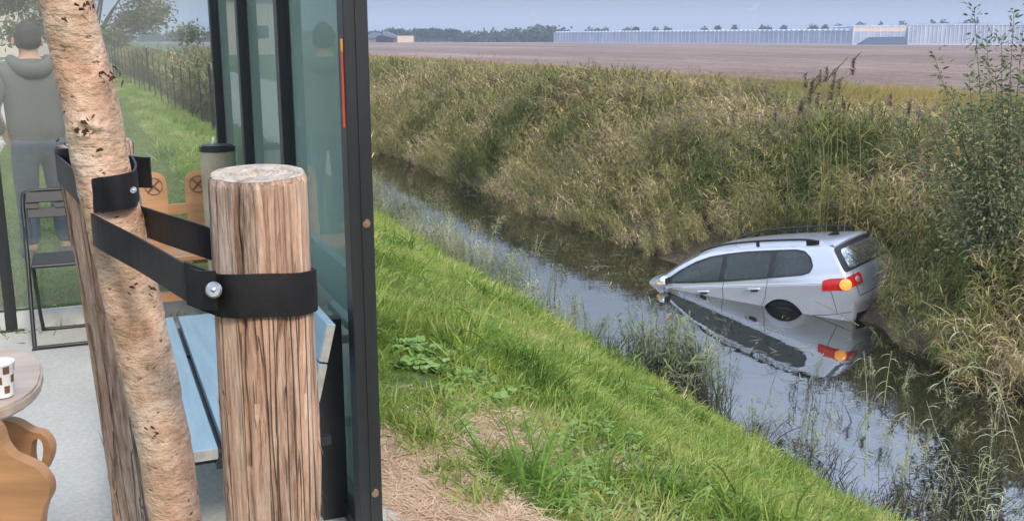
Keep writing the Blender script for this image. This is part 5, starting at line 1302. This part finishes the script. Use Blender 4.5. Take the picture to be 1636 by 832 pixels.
# broad-leaved weeds and long grass on the bank
def weed(seed):
    rd = random.Random(seed); V, Fc, A = [], [], []
    for _ in range(26):
        an = rd.uniform(0, 6.28); r_ = rd.uniform(.02, .17); c = Vector((math.cos(an) * r_, math.sin(an) * r_, rd.uniform(.05, .15))); L = rd.uniform(.028, .055)
        nrm = Vector((rd.gauss(0, .35), rd.gauss(0, .35), 1)).normalized(); x = nrm.orthogonal().normalized(); x.rotate(Matrix.Rotation(rd.uniform(0, 6.28), 3, nrm)); y = nrm.cross(x); a = rd.random()
        b = len(V); V.append(c - nrm * .006); A.append(a * .8); n = 9
        for k in range(n):
            t_ = 2 * math.pi * k / n; rr_ = L * (1 if k % 9 else .45) * (1 + .12 * math.cos(3 * t_)); V.append(c + x * math.cos(t_) * rr_ + y * math.sin(t_) * rr_ * .85 + nrm * rd.gauss(0, .004)); A.append(a)
        for k in range(n): Fc.append((b, b + 1 + k, b + 1 + (k + 1) % n, b + 1 + (k + 1) % n))
    me = pydata('weed_leaves', V, [tuple(dict.fromkeys(q)) for q in Fc]); at_ = me.attributes.new('v', 'FLOAT', 'POINT'); at_.data.foreach_set('value', np.array(A, np.float32)); me.materials.append(M['weed'])
    tv, tf = [], []
    for i in range(0, len(V), 10): tube_data([(0, 0, -.02), V[i] * .6, V[i]], .002, 3, False, tv, tf)
    m2 = pydata('weed_stalks', tv, tf); m2.materials.append(M['weed']); return me, m2
wm = [weed(i) for i in range(4)]
def on_bank(px, py):
    for z in np.arange(2.42, 0, -.02):
        p = onz(px, py, z); s_ = p.x * .921 + p.y * .39; t_ = -p.x * .39 + p.y * .921
        if float(zh(s_, t_)) >= z: return Vector((p.x, p.y, float(zh(s_, t_))))
    return p
for i, (px, py, sc) in enumerate([(645, 560, 1.2), (672, 572, 1.3), (700, 585, 1.3), (728, 575, 1.2), (752, 590, 1.1), (690, 600, 1.2), (768, 625, 1.2), (800, 640, 1.0), (780, 655, 1.1), (840, 640, .8), (715, 610, 1.1),
                                 (955, 700, 1.0), (985, 712, 1.0), (1008, 745, 1.1), (1030, 770, 1.1), (1060, 790, 1.0), (1085, 800, .9), (1045, 735, .9), (990, 815, .8), (1120, 812, .8), (900, 640, .7), (1025, 690, .7), (655, 590, 1.1), (740, 605, 1.1)]):
    b = on_bank(px, py); O = empty('broad_leaved_weed', b, i * 1.7); sc *= .52; O.location.z -= .025; O.scale = (sc, sc, sc); tag(O, 'low broad leaved weed growing in the grass of the near bank', 'weed', 'broad leaved weeds on the near bank')
    l_ = link('leaves', wm[i % 4][0], [], O); link('stalks', wm[i % 4][1], [], O)
tg = [tuft_proto('blades', 200 + i, 70, .34, .008, .05, M['longgrass'], 1.1, 1.3).data for i in range(4)]
for i, (px, py, sc) in enumerate([(728, 690, .7), (770, 780, .8), (820, 775, 1.0), (850, 800, 1.1), (880, 812, 1.1), (830, 815, .9), (905, 660, .7), (930, 690, .7), (820, 700, .7), (760, 545, .7), (900, 600, .7), (1060, 690, .7), (800, 560, .6), (650, 520, .7), (985, 660, .6), (690, 470, .6), (860, 740, .9), (1100, 740, .6), (960, 760, .7), (1150, 770, .6), (640, 470, .7)]):
    O = link('long_grass_tuft', tg[i % 4], []); O.location = on_bank(px, py); O.rotation_euler = (0, 0, i * 2.1); O.scale = (sc, sc, sc)
    tag(O, 'long dark green grass tuft standing out of the bank grass', 'grass tuft', 'long grass tufts on the near bank')
# crumpled litter
lp_ = on_bank(620, 690)
def lit(bm):
    bmesh.ops.create_icosphere(bm, subdivisions=2, radius=.026)
    for v_ in bm.verts: v_.co *= 1 + .5 * noise.noise(v_.co * 60); v_.co.z *= .6
o = bmobj('crumpled_litter', lit, M['steel'], None); o.location = lp_ + Vector((0, 0, .015)); tag(o, 'small crumpled silver scrap lying on the dry grass by the post', 'litter')
relabel('tall plumed reeds above the reed bed', 'tall reed with feathery brown plume over the reed bed, %s')
relabel('broad leaved weeds on the near bank', 'low broad leaved weed in the bank grass, %s of the weeds')
relabel('long grass tufts on the near bank', 'long dark green grass tuft on the near bank, %s of the tufts')

# ------------------------------------------------------------------ haze
def hz_(bm): box(bm, (0, 2100, 42), (9600, 5200, 90))
k = bpy.data.materials.new('haze_air'); k.use_nodes = True; t_ = k.node_tree; t_.nodes.clear()
o_ = t_.nodes.new('ShaderNodeOutputMaterial'); pv = t_.nodes.new('ShaderNodeVolumePrincipled'); pv.inputs['Density'].default_value = .0005
pv.inputs['Color'].default_value = (.70, .80, .95, 1); t_.links.new(pv.outputs[0], o_.inputs['Volume'])
hb = bmobj('haze', hz_, k, None); tag(hb, 'pale blue haze in the air over the fields', kind='stuff')
